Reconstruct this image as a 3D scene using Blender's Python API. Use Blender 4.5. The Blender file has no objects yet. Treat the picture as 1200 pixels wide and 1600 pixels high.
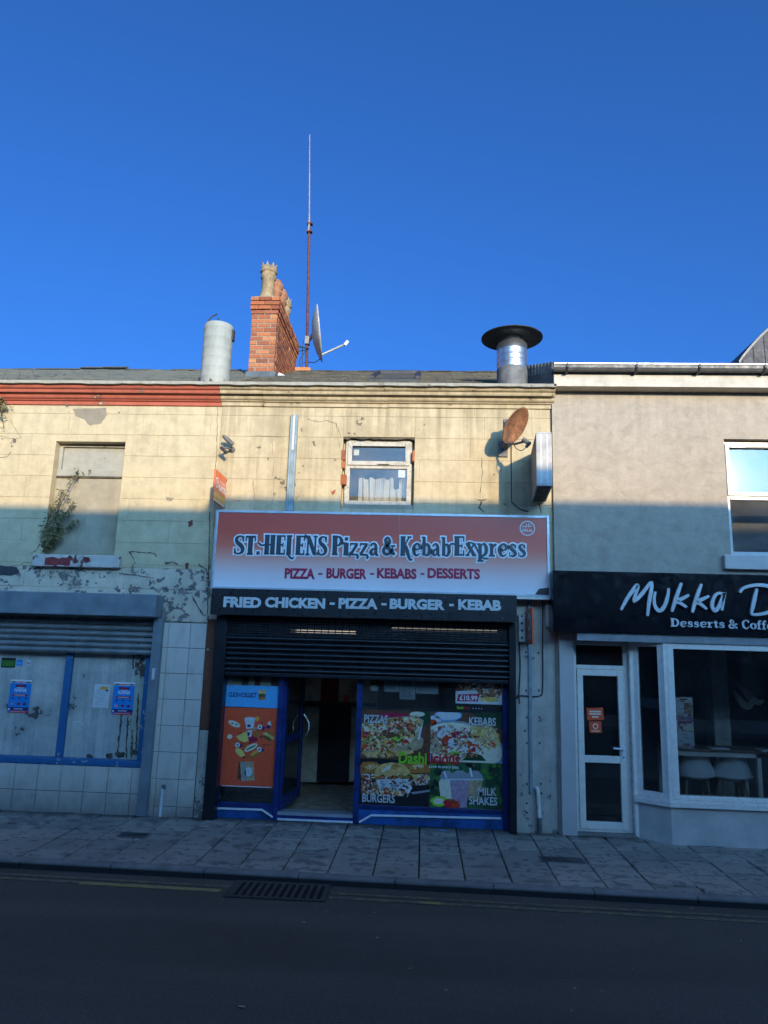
import bpy, math, random
from mathutils import Vector, Matrix, geometry
random.seed(7)
R = math.radians
S = bpy.context.scene
COL = S.collection

# ---------------------------------------------------------------- camera, sky, sun, exposure
CAM = Vector((0, 0, 2.22))
FPX = 1110.0
def _axes(yaw, pitch, roll):
    cy, sy = math.cos(yaw), math.sin(yaw)
    f = Vector((-sy*math.cos(pitch), cy*math.cos(pitch), math.sin(pitch)))
    r = Vector((cy, sy, 0)); u = r.cross(f)
    return math.cos(roll)*r+math.sin(roll)*u, math.cos(roll)*u-math.sin(roll)*r, f
AR, AU, AF = _axes(R(3.394), R(11.018), R(1.671))
cd = bpy.data.cameras.new('camera'); cam = bpy.data.objects.new('camera', cd); COL.objects.link(cam)
cd.sensor_fit = 'VERTICAL'; cd.sensor_height = 24; cd.lens = FPX/1600*24
cd.clip_start = .05; cd.clip_end = 2000
mt = Matrix((AR, AU, -AF)).transposed().to_4x4(); mt.translation = CAM
cam.matrix_world = mt
S.camera = cam
SUNV = Vector((.37, -1, .235)).normalized()
w = bpy.data.worlds.new('World'); S.world = w; w.use_nodes = True
nt = w.node_tree
sky = nt.nodes.new('ShaderNodeTexSky'); sky.sky_type = 'NISHITA'; sky.sun_disc = False
sky.sun_elevation = math.asin(SUNV.z); sky.sun_rotation = math.atan2(SUNV.x, SUNV.y)
sky.altitude = 0; sky.air_density = .5; sky.dust_density = 6; sky.ozone_density = 6
bg = nt.nodes['Background']; bg.inputs['Strength'].default_value = .15
hs = nt.nodes.new('ShaderNodeMix'); hs.data_type = 'RGBA'; hs.blend_type = 'MULTIPLY'; hs.inputs[0].default_value = 1; hs.inputs[7].default_value = (.41, .76, .96, 1)   # the deep blue of the day
nt.links.new(sky.outputs[0], hs.inputs[6]); nt.links.new(hs.outputs[2], bg.inputs[0])
sl = bpy.data.lights.new('sun', 'SUN'); sl.energy = 2.0; sl.angle = R(.5); sl.color = (1, .76, .42)
so = bpy.data.objects.new('sun', sl); COL.objects.link(so)
so.rotation_euler = SUNV.to_track_quat('Z', 'Y').to_euler(); so.location = (12, -20, 20)
S.view_settings.view_transform = 'Standard'; S.view_settings.look = 'None'
S.view_settings.gamma = 1; S.view_settings.use_curve_mapping = False
S.view_settings.exposure = 1.5

# ---------------------------------------------------------------- placing: where a sight line of the photo meets a real plane
def at(x, y, Y):
    d = AR*(x-600)/FPX - AU*(y-800)/FPX + AF
    p = CAM + d*((Y-CAM.y)/d.y); return p.x, p.z
def fl(x, y, Z=0.0):
    d = AR*(x-600)/FPX - AU*(y-800)/FPX + AF
    p = CAM + d*((Z-CAM.z)/d.z); return p.x, p.y
def rc(xl, yt, xr, yb, Y):
    xm, ym = (xl+xr)/2, (yt+yb)/2
    return at(xl, ym, Y)[0], at(xr, ym, Y)[0], at(xm, yb, Y)[1], at(xm, yt, Y)[1]   # x0 x1 z0 z1

# ---------------------------------------------------------------- materials
MATS = {}
class NT:
    def __init__(s, name):
        s.m = bpy.data.materials.new(name); s.m.use_nodes = True; s.t = s.m.node_tree
        s.b = s.t.nodes['Principled BSDF']; s.pos = s.t.nodes.new('ShaderNodeNewGeometry').outputs['Position']
        MATS[name] = s.m
    def n(s, t, **k):
        n = s.t.nodes.new(t)
        for a, v in k.items(): setattr(n, a, v)
        return n
    def l(s, a, b): s.t.links.new(a, b)
    def map(s, sc):
        m = s.n('ShaderNodeMapping'); m.inputs['Scale'].default_value = sc; s.l(s.pos, m.inputs[0]); return m.outputs[0]
    def noise(s, scale, detail=4, rough=.6, stretch=None, dist=0):
        n = s.n('ShaderNodeTexNoise'); n.inputs['Scale'].default_value = scale; n.inputs['Detail'].default_value = detail
        n.inputs['Roughness'].default_value = rough; n.inputs['Distortion'].default_value = dist
        s.l(s.map(stretch) if stretch else s.pos, n.inputs['Vector']); return n.outputs['Fac']
    def ramp(s, fac, stops, const=False):
        r = s.n('ShaderNodeValToRGB'); e = r.color_ramp.elements
        if const: r.color_ramp.interpolation = 'CONSTANT'
        while len(e) < len(stops): e.new(.5)
        for i, (p, c) in enumerate(stops):
            e[i].position = p
            if not hasattr(c, '__len__'): c = (c, c, c)
            e[i].color = (*c, 1)
        s.l(fac, r.inputs[0]); return r.outputs[0]
    def mix(s, fac, a, b, mode='MIX'):
        m = s.n('ShaderNodeMix', data_type='RGBA', blend_type=mode)
        for i, v in ((0, fac), (6, a), (7, b)):
            if hasattr(v, 'links'): s.l(v, m.inputs[i])
            elif i == 0: m.inputs[0].default_value = v
            else: m.inputs[i].default_value = (*v, 1) if len(v) == 3 else v
        return m.outputs[2]
    def math(s, op, a, b=0.0):
        m = s.n('ShaderNodeMath', operation=op)
        for i, v in enumerate((a, b)):
            if hasattr(v, 'links'): s.l(v, m.inputs[i])
            else: m.inputs[i].default_value = v
        return m.outputs[0]
    def z(s, axis='Z'):
        x = s.n('ShaderNodeSeparateXYZ'); s.l(s.pos, x.inputs[0]); return x.outputs[axis]
    def rng(s, v, a, b, c=0., d=1.):
        m = s.n('ShaderNodeMapRange'); s.l(v, m.inputs[0])
        for i, q in enumerate((a, b, c, d)): m.inputs[i+1].default_value = q
        return m.outputs[0]
    def done(s, col=None, rough=.7, metal=0., bump=None, bd=.01, bs=.5, spec=None):
        b = s.b
        if col is not None:
            if hasattr(col, 'links'): s.l(col, b.inputs['Base Color'])
            else: b.inputs['Base Color'].default_value = (*col, 1)
        if hasattr(rough, 'links'): s.l(rough, b.inputs['Roughness'])
        else: b.inputs['Roughness'].default_value = rough
        b.inputs['Metallic'].default_value = metal
        if spec is not None: b.inputs['Specular IOR Level'].default_value = spec
        if bump is not None:
            u = s.n('ShaderNodeBump'); u.inputs['Distance'].default_value = bd; u.inputs['Strength'].default_value = bs
            s.l(bump, u.inputs['Height']); s.l(u.outputs[0], b.inputs['Normal'])
        return s.m
def plain(name, col, rough=.6, metal=0., var=.12, scale=9, bd=.002, spec=None):
    t = NT(name); n = t.noise(scale, 5); k = tuple(c*(1-var*2) for c in col); h = tuple(min(1, c*(1+var)) for c in col)
    c = t.ramp(n, [(.3, k), (.7, h)])
    r = t.rng(t.noise(scale*2.3, 4), .3, .7, max(.03, rough-.12), min(1, rough+.12))
    return t.done(c, r, metal, t.noise(scale*9, 5), bd, .4, spec)
def render_mat(name, base, dirt, peel=None, streak=.5, blotch=.35, bd=.004, rough=.9, peelrange=None, swirl=0, pscale=3.4):
    t = NT(name)
    st = t.ramp(t.noise(1.0, 6, .65, (9, 9, .55)), [(.44, 0.), (.72, 1.)])
    bl = t.ramp(t.noise(1.7, 8, .65), [(.42, 0.), (.75, 1.)])
    c = t.mix(t.math('MULTIPLY', st, streak), base, dirt)
    c = t.mix(t.math('MULTIPLY', bl, blotch), c, tuple(x*.62 for x in dirt))
    drip = t.math('MULTIPLY', t.ramp(t.noise(1.6, 7, .7, (7, 7, .25)), [(.47, 0.), (.66, 1.)]), t.rng(t.z(), 4.6, 5.55, .05, .85))
    c = t.mix(t.math('MULTIPLY', drip, min(1, streak*1.2)), c, tuple(x*.6 for x in dirt))
    fine = t.noise(60, 6, .7); sm = t.noise(7, 7, .6)
    c = t.mix(.35, c, t.ramp(sm, [(.3, .62), (.7, 1.25)]), 'MULTIPLY')
    c = t.mix(.25, c, t.ramp(fine, [(.3, .6), (.7, 1.3)]), 'MULTIPLY')
    h = t.math('ADD', t.math('MULTIPLY', fine, .3), sm)
    if swirl:
        sw = t.noise(2.6, 5, .55, (1, 1, 1.7), 2.2)
        c = t.mix(swirl, c, t.ramp(sw, [(.35, .7), (.5, 1.12), (.62, .85), (.75, 1.2)]), 'MULTIPLY')
        h = t.math('ADD', h, sw)
    if peel:
        pn = t.noise(pscale, 10, .68); pn2 = t.noise(14, 6, .6)
        v = t.math('ADD', t.math('ADD', pn, t.math('MULTIPLY', t.math('SUBTRACT', pn2, .5), .35)), t.math('MULTIPLY', t.math('SUBTRACT', t.noise(1.7, 3), .55), .45))
        if peelrange: v = t.math('ADD', v, t.rng(t.z(), peelrange[0], peelrange[1], peelrange[2], peelrange[3]))
        mk = t.ramp(v, [(.572, 0.), (.592, .85), (.63, 1.)]); ed = t.ramp(v, [(.56, 0.), (.575, 1.), (.592, 1.), (.605, 0.)])
        c = t.mix(mk, c, t.mix(t.ramp(sm, [(.4, 0.), (.6, 1.)]), peel, tuple(x*.55 for x in peel)))
        c = t.mix(t.math('MULTIPLY', ed, .75), c, (.05, .045, .04))
        h = t.math('SUBTRACT', h, t.math('MULTIPLY', mk, 1.6))
    return t.done(c, rough, 0, h, bd, .6)
def voro(name, cols, scale, rough=.5, smear=0, bd=.0):
    t = NT(name); v = t.n('ShaderNodeTexVoronoi'); v.inputs['Scale'].default_value = scale
    if smear:
        nz = t.n('ShaderNodeTexNoise'); nz.inputs['Scale'].default_value = scale*.6; t.l(t.pos, nz.inputs['Vector'])
        a = t.n('ShaderNodeVectorMath', operation='MULTIPLY_ADD'); t.l(nz.outputs['Color'], a.inputs[0])
        a.inputs[1].default_value = (smear,)*3; t.l(t.pos, a.inputs[2]); t.l(a.outputs[0], v.inputs['Vector'])
    else: t.l(t.pos, v.inputs['Vector'])
    x = t.n('ShaderNodeSeparateColor'); t.l(v.outputs['Color'], x.inputs[0])
    c = t.ramp(x.outputs[0], [(i/len(cols), q) for i, q in enumerate(cols)], True)
    c = t.mix(.5, c, t.ramp(t.noise(scale*1.5, 4), [(.3, .55), (.7, 1.35)]), 'MULTIPLY')
    return t.done(c, rough)
def emis(name, col, s):
    t = NT(name); t.b.inputs['Emission Color'].default_value = (*col, 1); t.b.inputs['Emission Strength'].default_value = s
    return t.done(col, .5)
def glass(name, tint=.85, ior=1.5, rough=.015, dirt=.06):
    t = NT(name); T = t.t; T.nodes.remove(t.b)
    tr = t.n('ShaderNodeBsdfTransparent'); tr.inputs[0].default_value = (tint, tint*1.01, tint*1.01, 1)
    gl = t.n('ShaderNodeBsdfGlossy'); gl.inputs['Roughness'].default_value = rough; gl.inputs['Color'].default_value = (1, 1, 1, 1)
    fr = t.n('ShaderNodeFresnel'); fr.inputs[0].default_value = ior
    bp = t.n('ShaderNodeBump'); bp.inputs['Distance'].default_value = .003; bp.inputs['Strength'].default_value = .25
    t.l(t.noise(2.2, 1), bp.inputs['Height']); t.l(bp.outputs[0], gl.inputs['Normal'])
    mx = t.n('ShaderNodeMixShader'); t.l(fr.outputs[0], mx.inputs[0]); t.l(tr.outputs[0], mx.inputs[1]); t.l(gl.outputs[0], mx.inputs[2])
    df = t.n('ShaderNodeBsdfDiffuse'); df.inputs[0].default_value = (.5, .5, .5, 1)
    m2 = t.n('ShaderNodeMixShader'); t.l(t.math('MULTIPLY', t.ramp(t.noise(3, 6), [(.35, .15), (.75, 1.)]), dirt), m2.inputs[0])
    t.l(mx.outputs[0], m2.inputs[1]); t.l(df.outputs[0], m2.inputs[2])
    t.l(m2.outputs[0], T.nodes['Material Output'].inputs[0]); return t.m

render_mat('cream_left', (.53, .445, .28), (.38, .3, .18), (.2, .185, .16), .3, .3, peelrange=(2.9, 3.5, .06, -.16))
render_mat('cream_band', (0.616, 0.519, 0.396), (.4, .35, .25), (.25, .22, .21), .45, .45, .006, peelrange=(2.6, 3.3, .05, .01), pscale=10)
render_mat('cream_mid', (.52, .43, .27), (.32, .24, .13), (.27, .21, .13), .6, .42, peelrange=(0, 1, -.13, -.13))
render_mat('grey_render', (.38, .325, .255), (.32, .275, .215), None, .25, .2, .005, swirl=.28)
render_mat('cornice_red', (0.413, 0.108, 0.065), (.38, .08, .05), (.5, .42, .3), .25, .3, peelrange=(0, 1, -.1, -.1))
render_mat('cornice_cream', (.5, .41, .26), (.34, .25, .13), (.3, .25, .18), .5, .6, peelrange=(0, 1, -.09, -.09))
render_mat('infill', (.36, .32, .235), (.28, .23, .14), None, .55, .6, .006)
render_mat('pale_panel', (.34, .33, .28), (.33, .3, .22), (.3, .27, .2), .5, .4, peelrange=(0, 1, -.09, -.09))
render_mat('sill_paint', (.55, .5, .44), (.35, .3, .25), (.2, .03, .03), .3, .3, .006, peelrange=(0, 1, .0, .0))
render_mat('pier_white', (0.55, 0.49, 0.404), (.26, .24, .2), (.3, .28, .24), .5, .35, peelrange=(.12, 1.2, .02, -.11), pscale=8)
render_mat('bare_render', (0.259, 0.223, 0.166), (.25, .21, .15), None, .2, .4, .006)
render_mat('brown_paint', (.16, .055, .03), (.08, .03, .02), (.34, .3, .24), .5, .5, .01, peelrange=(0, 1, -.03, -.03), pscale=8)
render_mat('board', (0.55, 0.529, 0.456), (.22, .26, .27), (.12, .1, .08), .75, .6, .004, .75, peelrange=(0, 1, -.12, -.12))
render_mat('board_peel', (0.396, 0.431, 0.344), (.2, .2, .17), (.09, .06, .04), .6, .5, .008, .8, peelrange=(0, 1, -.0, -.0))
plain('red_old', (.22, .03, .03), .8)
plain('mortar', (0.302, 0.266, 0.209), .95, scale=20)
plain('mortar_dark', (.1, .09, .08), .95, scale=20)
plain('pit_black', (.001, .001, .001), .95, 0, .0)
plain('dark_wall', (.05, .05, .055), .9)
plain('black_metal', (.008, .0095, .013), .4, .0, .3)
plain('black_board', (.016, .017, .02), .35, 0, .25)
plain('grey_metal', (0.187, 0.216, 0.232), .5, 0, .14, 4)
plain('slat_metal', (0.242, 0.255, 0.249), .42, .3, .15, 5)
plain('blue_frame', (0.009, 0.03, 0.152), .4, 0, .3)
plain('blue_riser', (.012, .09, .3), .45, 0, .3, 5)
t = NT('blue_old'); n = t.noise(9, 9, .7); t.done(t.mix(t.ramp(n, [(.6, 0.), (.62, 1.)]), t.mix(t.noise(6), (.01, .09, .24), (.02, .14, .3)), (.4, .42, .4)), .6, 0, n, .003)
plain('upvc', (.46, .46, .45), .35, 0, .06)
t = NT('upvc_dirty'); c = t.mix(t.ramp(t.noise(12, 8, .7), [(.45, 0.), (.7, .85)]), (.46, .43, .36), (.2, .17, .12)); t.done(c, .6)
plain('pale_cladding', (0.515, 0.466, 0.424), .6, 0, .06, 3)
plain('bay_render', (0.572, 0.51, 0.456), .85, 0, .1, 4, .004)
plain('white_paint', (0.792, 0.706, 0.602), .55, 0, .12)
plain('alu', (.5, .52, .54), .4, .5, .1)
plain('grey_plastic', (.23, .3, .33), .5, 0, .15)
plain('cable', (.02, .02, .025), .6)
plain('rod_dark', (.03, .03, .03), .6)
plain('timber', (.45, .32, .16), .5)
plain('upvc_shop', (0.836, 0.755, 0.654), .3, 0, .05)
plain('box_paint', (.4, .4, .39), .5, 0, .15, 5)
plain('soffit_grey', (.28, .28, .28), .8)
plain('chair_shell', (.75, .76, .73), .4, 0, .05)
plain('counter', (.2, .12, .09), .5)
plain('mast_rust', (0.137, 0.04, 0.029), .75, .1, .3, 14)
plain('mast_white', (0.238, 0.229, 0.216), .5)
plain('dish_white', (0.432, 0.432, 0.396), .5, 0, .1)
plain('lead', (0.086, 0.108, 0.122), .6, .1, .25, 6)
plain('gutter', (0.101, 0.101, 0.097), .5, 0, .2)
plain('fascia_white', (.45, .41, .33), .6, 0, .12, 5)
plain('far_slate', (.1, .09, .09), .8, 0, .3, 3)
plain('floor_inside', (.45, .36, .26), .5, 0, .3, 7)
plain('panel_cream', (.78, .66, .46), .6, 0, .2, 5)
plain('panel_red', (.3, .01, .015), .5)
plain('panel_black', (.012, .01, .01), .5)
plain('interior', (.16, .15, .14), .9)
plain('cafe_inside', (.1, .12, .12), .9)
plain('cafe_column', (.45, .42, .36), .9)
plain('curtain', (0.576, 0.533, 0.418), .95, 0, .12, 6)
plain('old_brown', (.09, .075, .05), .8, 0, .4)
for n_, c_ in dict(white=(.8, .8, .8), offwhite=(.6, .62, .6), navy=(.02, .03, .12), black=(.015, .015, .017), red=(.55, .02, .025), crimson=(.42, .015, .06),
        orange=(.82, .105, .04), sign_orange=(.85, .15, .04), amber=(.85, .4, .06), skyblue=(.1, .42, .75), posterblue=(.015, .24, .62), green=(.1, .45, .03), lime=(.25, .6, .03),
        slate=(.03, .05, .065), tan=(.5, .36, .2), bun=(.5, .19, .04), bunlight=(.78, .47, .16), yellow=(.75, .6, .15), pink=(.55, .2, .3), cream=(.75, .68, .5),
        brown=(.15, .06, .03), darkgreen=(.015, .06, .025), leafgreen=(.06, .2, .03), cheese=(.75, .5, .12), tomato=(.6, .06, .02), mauve=(.45, .3, .38), greyprint=(.3, .32, .33), violet=(.16, .02, .1)).items():
    plain('p_'+n_, c_, .35, 0, .06 if n_ not in ('bun', 'bunlight', 'tan', 'tomato', 'cheese', 'mauve', 'crimson', 'darkgreen', 'brown') else .22, 20, 0)
voro('p_toppings', [(.7, .55, .3), (.6, .1, .03), (.75, .65, .4), (.3, .3, .05), (.65, .35, .1), (.75, .7, .5), (.4, .05, .02)], 32, smear=.03)
voro('p_meat', [(.25, .1, .05), (.4, .2, .1), (.6, .5, .35), (.12, .04, .02), (.35, .12, .05), (.65, .6, .55)], 40, smear=.03)
voro('p_kebab', [(.35, .22, .12), (.6, .5, .3), (.5, .05, .02), (.7, .68, .62), (.25, .14, .07), (.65, .55, .3)], 26, smear=.04)
voro('p_chips', [(.7, .52, .2), (.6, .42, .14), (.75, .62, .3), (.5, .33, .1)], 30, smear=.04)
voro('p_sauce', [(.75, .73, .7), (.6, .6, .58), (.12, .06, .05), (.7, .7, .68), (.4, .36, .3)], 30, smear=.04)
voro('p_bokeh', [(.01, .05, .02), (.02, .09, .035), (.04, .13, .04), (.01, .04, .02)], 9, smear=.1)
voro('p_menu', [(.6, .5, .55), (.55, .55, .55), (.5, .5, .48), (.4, .15, .22), (.6, .58, .5), (.3, .1, .15)], 24)
voro('p_text', [(.6, .62, .66), (.6, .62, .66), (.3, .32, .38), (.62, .64, .66)], 60)
emis('tube_light', (1, .9, .75), .16)
glass('glass_shop', .8); glass('glass_up', .85, dirt=.1); glass('glass_cafe', .85, dirt=.03); glass('glass_frosted', .6, rough=.06, dirt=.16)
# sign print: red fading to pale, as printed
t = NT('sign_gradient'); zz = t.z(); SG = t; SGZ = zz
# rusty dish, galvanised steel
t = NT('rusty'); n = t.noise(7, 8, .7); t.done(t.ramp(n, [(.36, (0.085, 0.06, 0.047)), (.47, (0.238, 0.102, 0.047)), (.58, (0.357, 0.162, 0.068)), (.7, (0.255, 0.204, 0.17))]), .8, .1, n, .004)
t = NT('galvanised'); n = t.noise(6, 8, .7, (1, 1, .4)); t.done(t.ramp(n, [(.3, (0.216, 0.223, 0.194)), (.5, (0.302, 0.31, 0.274)), (.7, (0.36, 0.36, 0.317))]), .8, 0, n, .003)
t = NT('steel'); n = t.noise(3, 8, .6, (6, 6, .5)); t.done(t.ramp(n, [(.35, (.35, .34, .33)), (.6, (.75, .75, .74))]), t.rng(n, .3, .7, .5, .22), .95, t.noise(4, 3), .006)
t = NT('iron'); n = t.noise(14, 6, .7); t.done(t.ramp(n, [(.35, (.035, .03, .028)), (.7, (.09, .075, .065))]), .7, .2, n, .002)
t = NT('steel_dull'); n = t.noise(9, 6); t.done(t.ramp(n, [(.35, (.1, .1, .1)), (.7, (.2, .2, .19))]), .7, .3, n, .002)
plain('cowl', (.05, .06, .07), .6, .4, .2)
# brick, slate, pot, tile, slab, asphalt
def obj_random(t):
    return t.n('ShaderNodeObjectInfo').outputs['Random']
t = NT('brick'); n = t.noise(22, 8, .7); c = t.ramp(obj_random(t), [(0, (0.302, 0.086, 0.032)), (.3, (0.418, 0.137, 0.05)), (.5, (0.238, 0.065, 0.029)), (.75, (0.475, 0.194, 0.072)), (.9, (0.36, 0.122, 0.05)), (1, (0.144, 0.05, 0.032))])
t.done(t.mix(.6, c, t.ramp(n, [(.3, .5), (.7, 1.3)]), 'MULTIPLY'), .9, 0, n, .006)
render_mat('opposite_render', (.78, .7, .56), (.6, .5, .38), None, .2, .2)
t = NT('pot'); n = t.noise(9, 8, .7); t.done(t.ramp(n, [(.3, (0.115, 0.086, 0.05)), (.5, (0.302, 0.216, 0.115)), (.7, (0.374, 0.288, 0.173))]), .9, 0, n, .006)
t = NT('pot_red'); n = t.noise(9, 8, .7); t.done(t.ramp(n, [(.3, (0.144, 0.072, 0.043)), (.5, (0.324, 0.137, 0.065)), (.7, (0.374, 0.216, 0.122))]), .9, 0, n, .006)
t = NT('roof_slate'); n = t.noise(3.5, 9, .7); n2 = t.noise(30, 6, .7)
c = t.ramp(n, [(.3, (0.036, 0.032, 0.025)), (.48, (0.065, 0.058, 0.043)), (.6, (0.101, 0.083, 0.05)), (.75, (0.187, 0.122, 0.05))]); t.done(t.mix(.6, c, t.ramp(n2, [(.3, .5), (.7, 1.4)]), 'MULTIPLY'), .85, 0, n2, .008)
t = NT('roof_grey'); n = t.noise(2.5, 9, .7, (1, 2.5, 1)); c = t.ramp(n, [(.35, (0.056, 0.064, 0.06)), (.5, (0.096, 0.104, 0.092)), (.62, (0.12, 0.112, 0.088)), (.7, (0.16, 0.096, 0.064))]); t.done(c, .85, 0, t.noise(30, 6), .006)
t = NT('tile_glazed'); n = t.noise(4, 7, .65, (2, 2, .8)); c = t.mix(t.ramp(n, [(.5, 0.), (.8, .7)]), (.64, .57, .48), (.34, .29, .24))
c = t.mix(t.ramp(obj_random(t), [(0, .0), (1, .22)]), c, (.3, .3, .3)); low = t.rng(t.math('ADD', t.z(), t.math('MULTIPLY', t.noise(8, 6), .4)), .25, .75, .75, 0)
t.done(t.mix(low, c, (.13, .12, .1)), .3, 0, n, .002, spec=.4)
t = NT('slab'); n = t.noise(6.5, 1.5, .4); n2 = t.noise(80, 6, .7); n3 = t.noise(1.2, 5)
c = t.ramp(obj_random(t), [(0, (0.263, 0.225, 0.179)), (.5, (0.326, 0.275, 0.216)), (1, (0.389, 0.32, 0.248))])
st = t.ramp(n, [(.585, 0.), (.625, 1.)]); n4 = t.noise(12, 1, .4, (1, 1, 1), .3); st2 = t.ramp(n4, [(.61, 0.), (.65, .9)])
c = t.mix(t.math('MULTIPLY', st, .5), c, (.08, .07, .065)); c = t.mix(t.math('MULTIPLY', st2, .6), c, (.07, .06, .055)); c = t.mix(.5, c, t.ramp(n2, [(.3, .55), (.7, 1.35)]), 'MULTIPLY')
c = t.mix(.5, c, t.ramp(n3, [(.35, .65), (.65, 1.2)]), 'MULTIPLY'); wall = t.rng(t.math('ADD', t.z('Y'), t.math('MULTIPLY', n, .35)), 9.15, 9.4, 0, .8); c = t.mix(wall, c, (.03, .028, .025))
t.done(c, t.rng(st, 0, 1, .75, .5), 0, n2, .003)
t = NT('kerb_stone'); n2 = t.noise(70, 6, .7); n = t.noise(5, 6); c = t.mix(.5, t.mix(t.rng(t.z(), .09, .116, .95, 0), t.ramp(n, [(.3, (.14, .127, .11)), (.7, (.26, .23, .2))]), (.012, .011, .01)), t.ramp(n2, [(.3, .5), (.7, 1.4)]), 'MULTIPLY'); t.done(c, .75, 0, n2, .004)  # kerb face near black low down: dirt and a shadow line in the colour
t = NT('asphalt'); n = t.noise(85, 5, .85); v = t.n('ShaderNodeTexVoronoi'); v.inputs['Scale'].default_value = 95; t.l(t.pos, v.inputs['Vector']); n3 = t.noise(.8, 6, .6); n5 = t.noise(.5, 4, .5, (.25, 3, 1))
c = t.ramp(n, [(.32, (0.04, 0.029, 0.021)), (.5, (0.1, 0.073, 0.053)), (.62, (0.15, 0.112, 0.084)), (.78, (0.32, 0.242, 0.182))])
c = t.mix(.6, c, t.ramp(n3, [(.35, .7), (.65, 1.2)]), 'MULTIPLY'); c = t.mix(.5, c, t.ramp(n5, [(.4, .7), (.6, 1.25)]), 'MULTIPLY'); n6 = t.noise(2.2, 9, .75); c = t.mix(t.ramp(n6, [(.6, 0.), (.72, .35)]), c, (.025, .024, .024)); c = t.mix(t.ramp(n6, [(.3, .25), (.4, 0.)]), c, (.14, .125, .11))
t.done(c, t.rng(n3, .35, .65, .6, .8), 0, t.math('ADD', n, t.math('MULTIPLY', v.outputs['Distance'], -1.2)), .012, .8)
def yellow(name, lo, hi):
    t = NT(name); n = t.noise(14, 8, .75); n2 = t.noise(90, 4, .7); v = t.math('ADD', n, t.math('MULTIPLY', t.math('SUBTRACT', n2, .5), .6))
    c = t.mix(t.ramp(v, [(lo, 0.), (hi, 1.)]), (.3, .215, .065), (.085, .073, .062)); t.done(c, .7, 0, n2, .003)
yellow('yellow_paint', .48, .72); yellow('yellow_worn', .3, .55)
t = NT('leaf'); t.done(t.ramp(t.noise(6, 4), [(.3, (.07, .075, .025)), (.55, (.17, .15, .06)), (.7, (.3, .24, .12))]), .7)
t = NT('corrugated'); n = t.noise(2, 5); t.done(t.ramp(n, [(.3, (.1, .12, .14)), (.7, (.16, .19, .21))]), .6)

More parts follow.
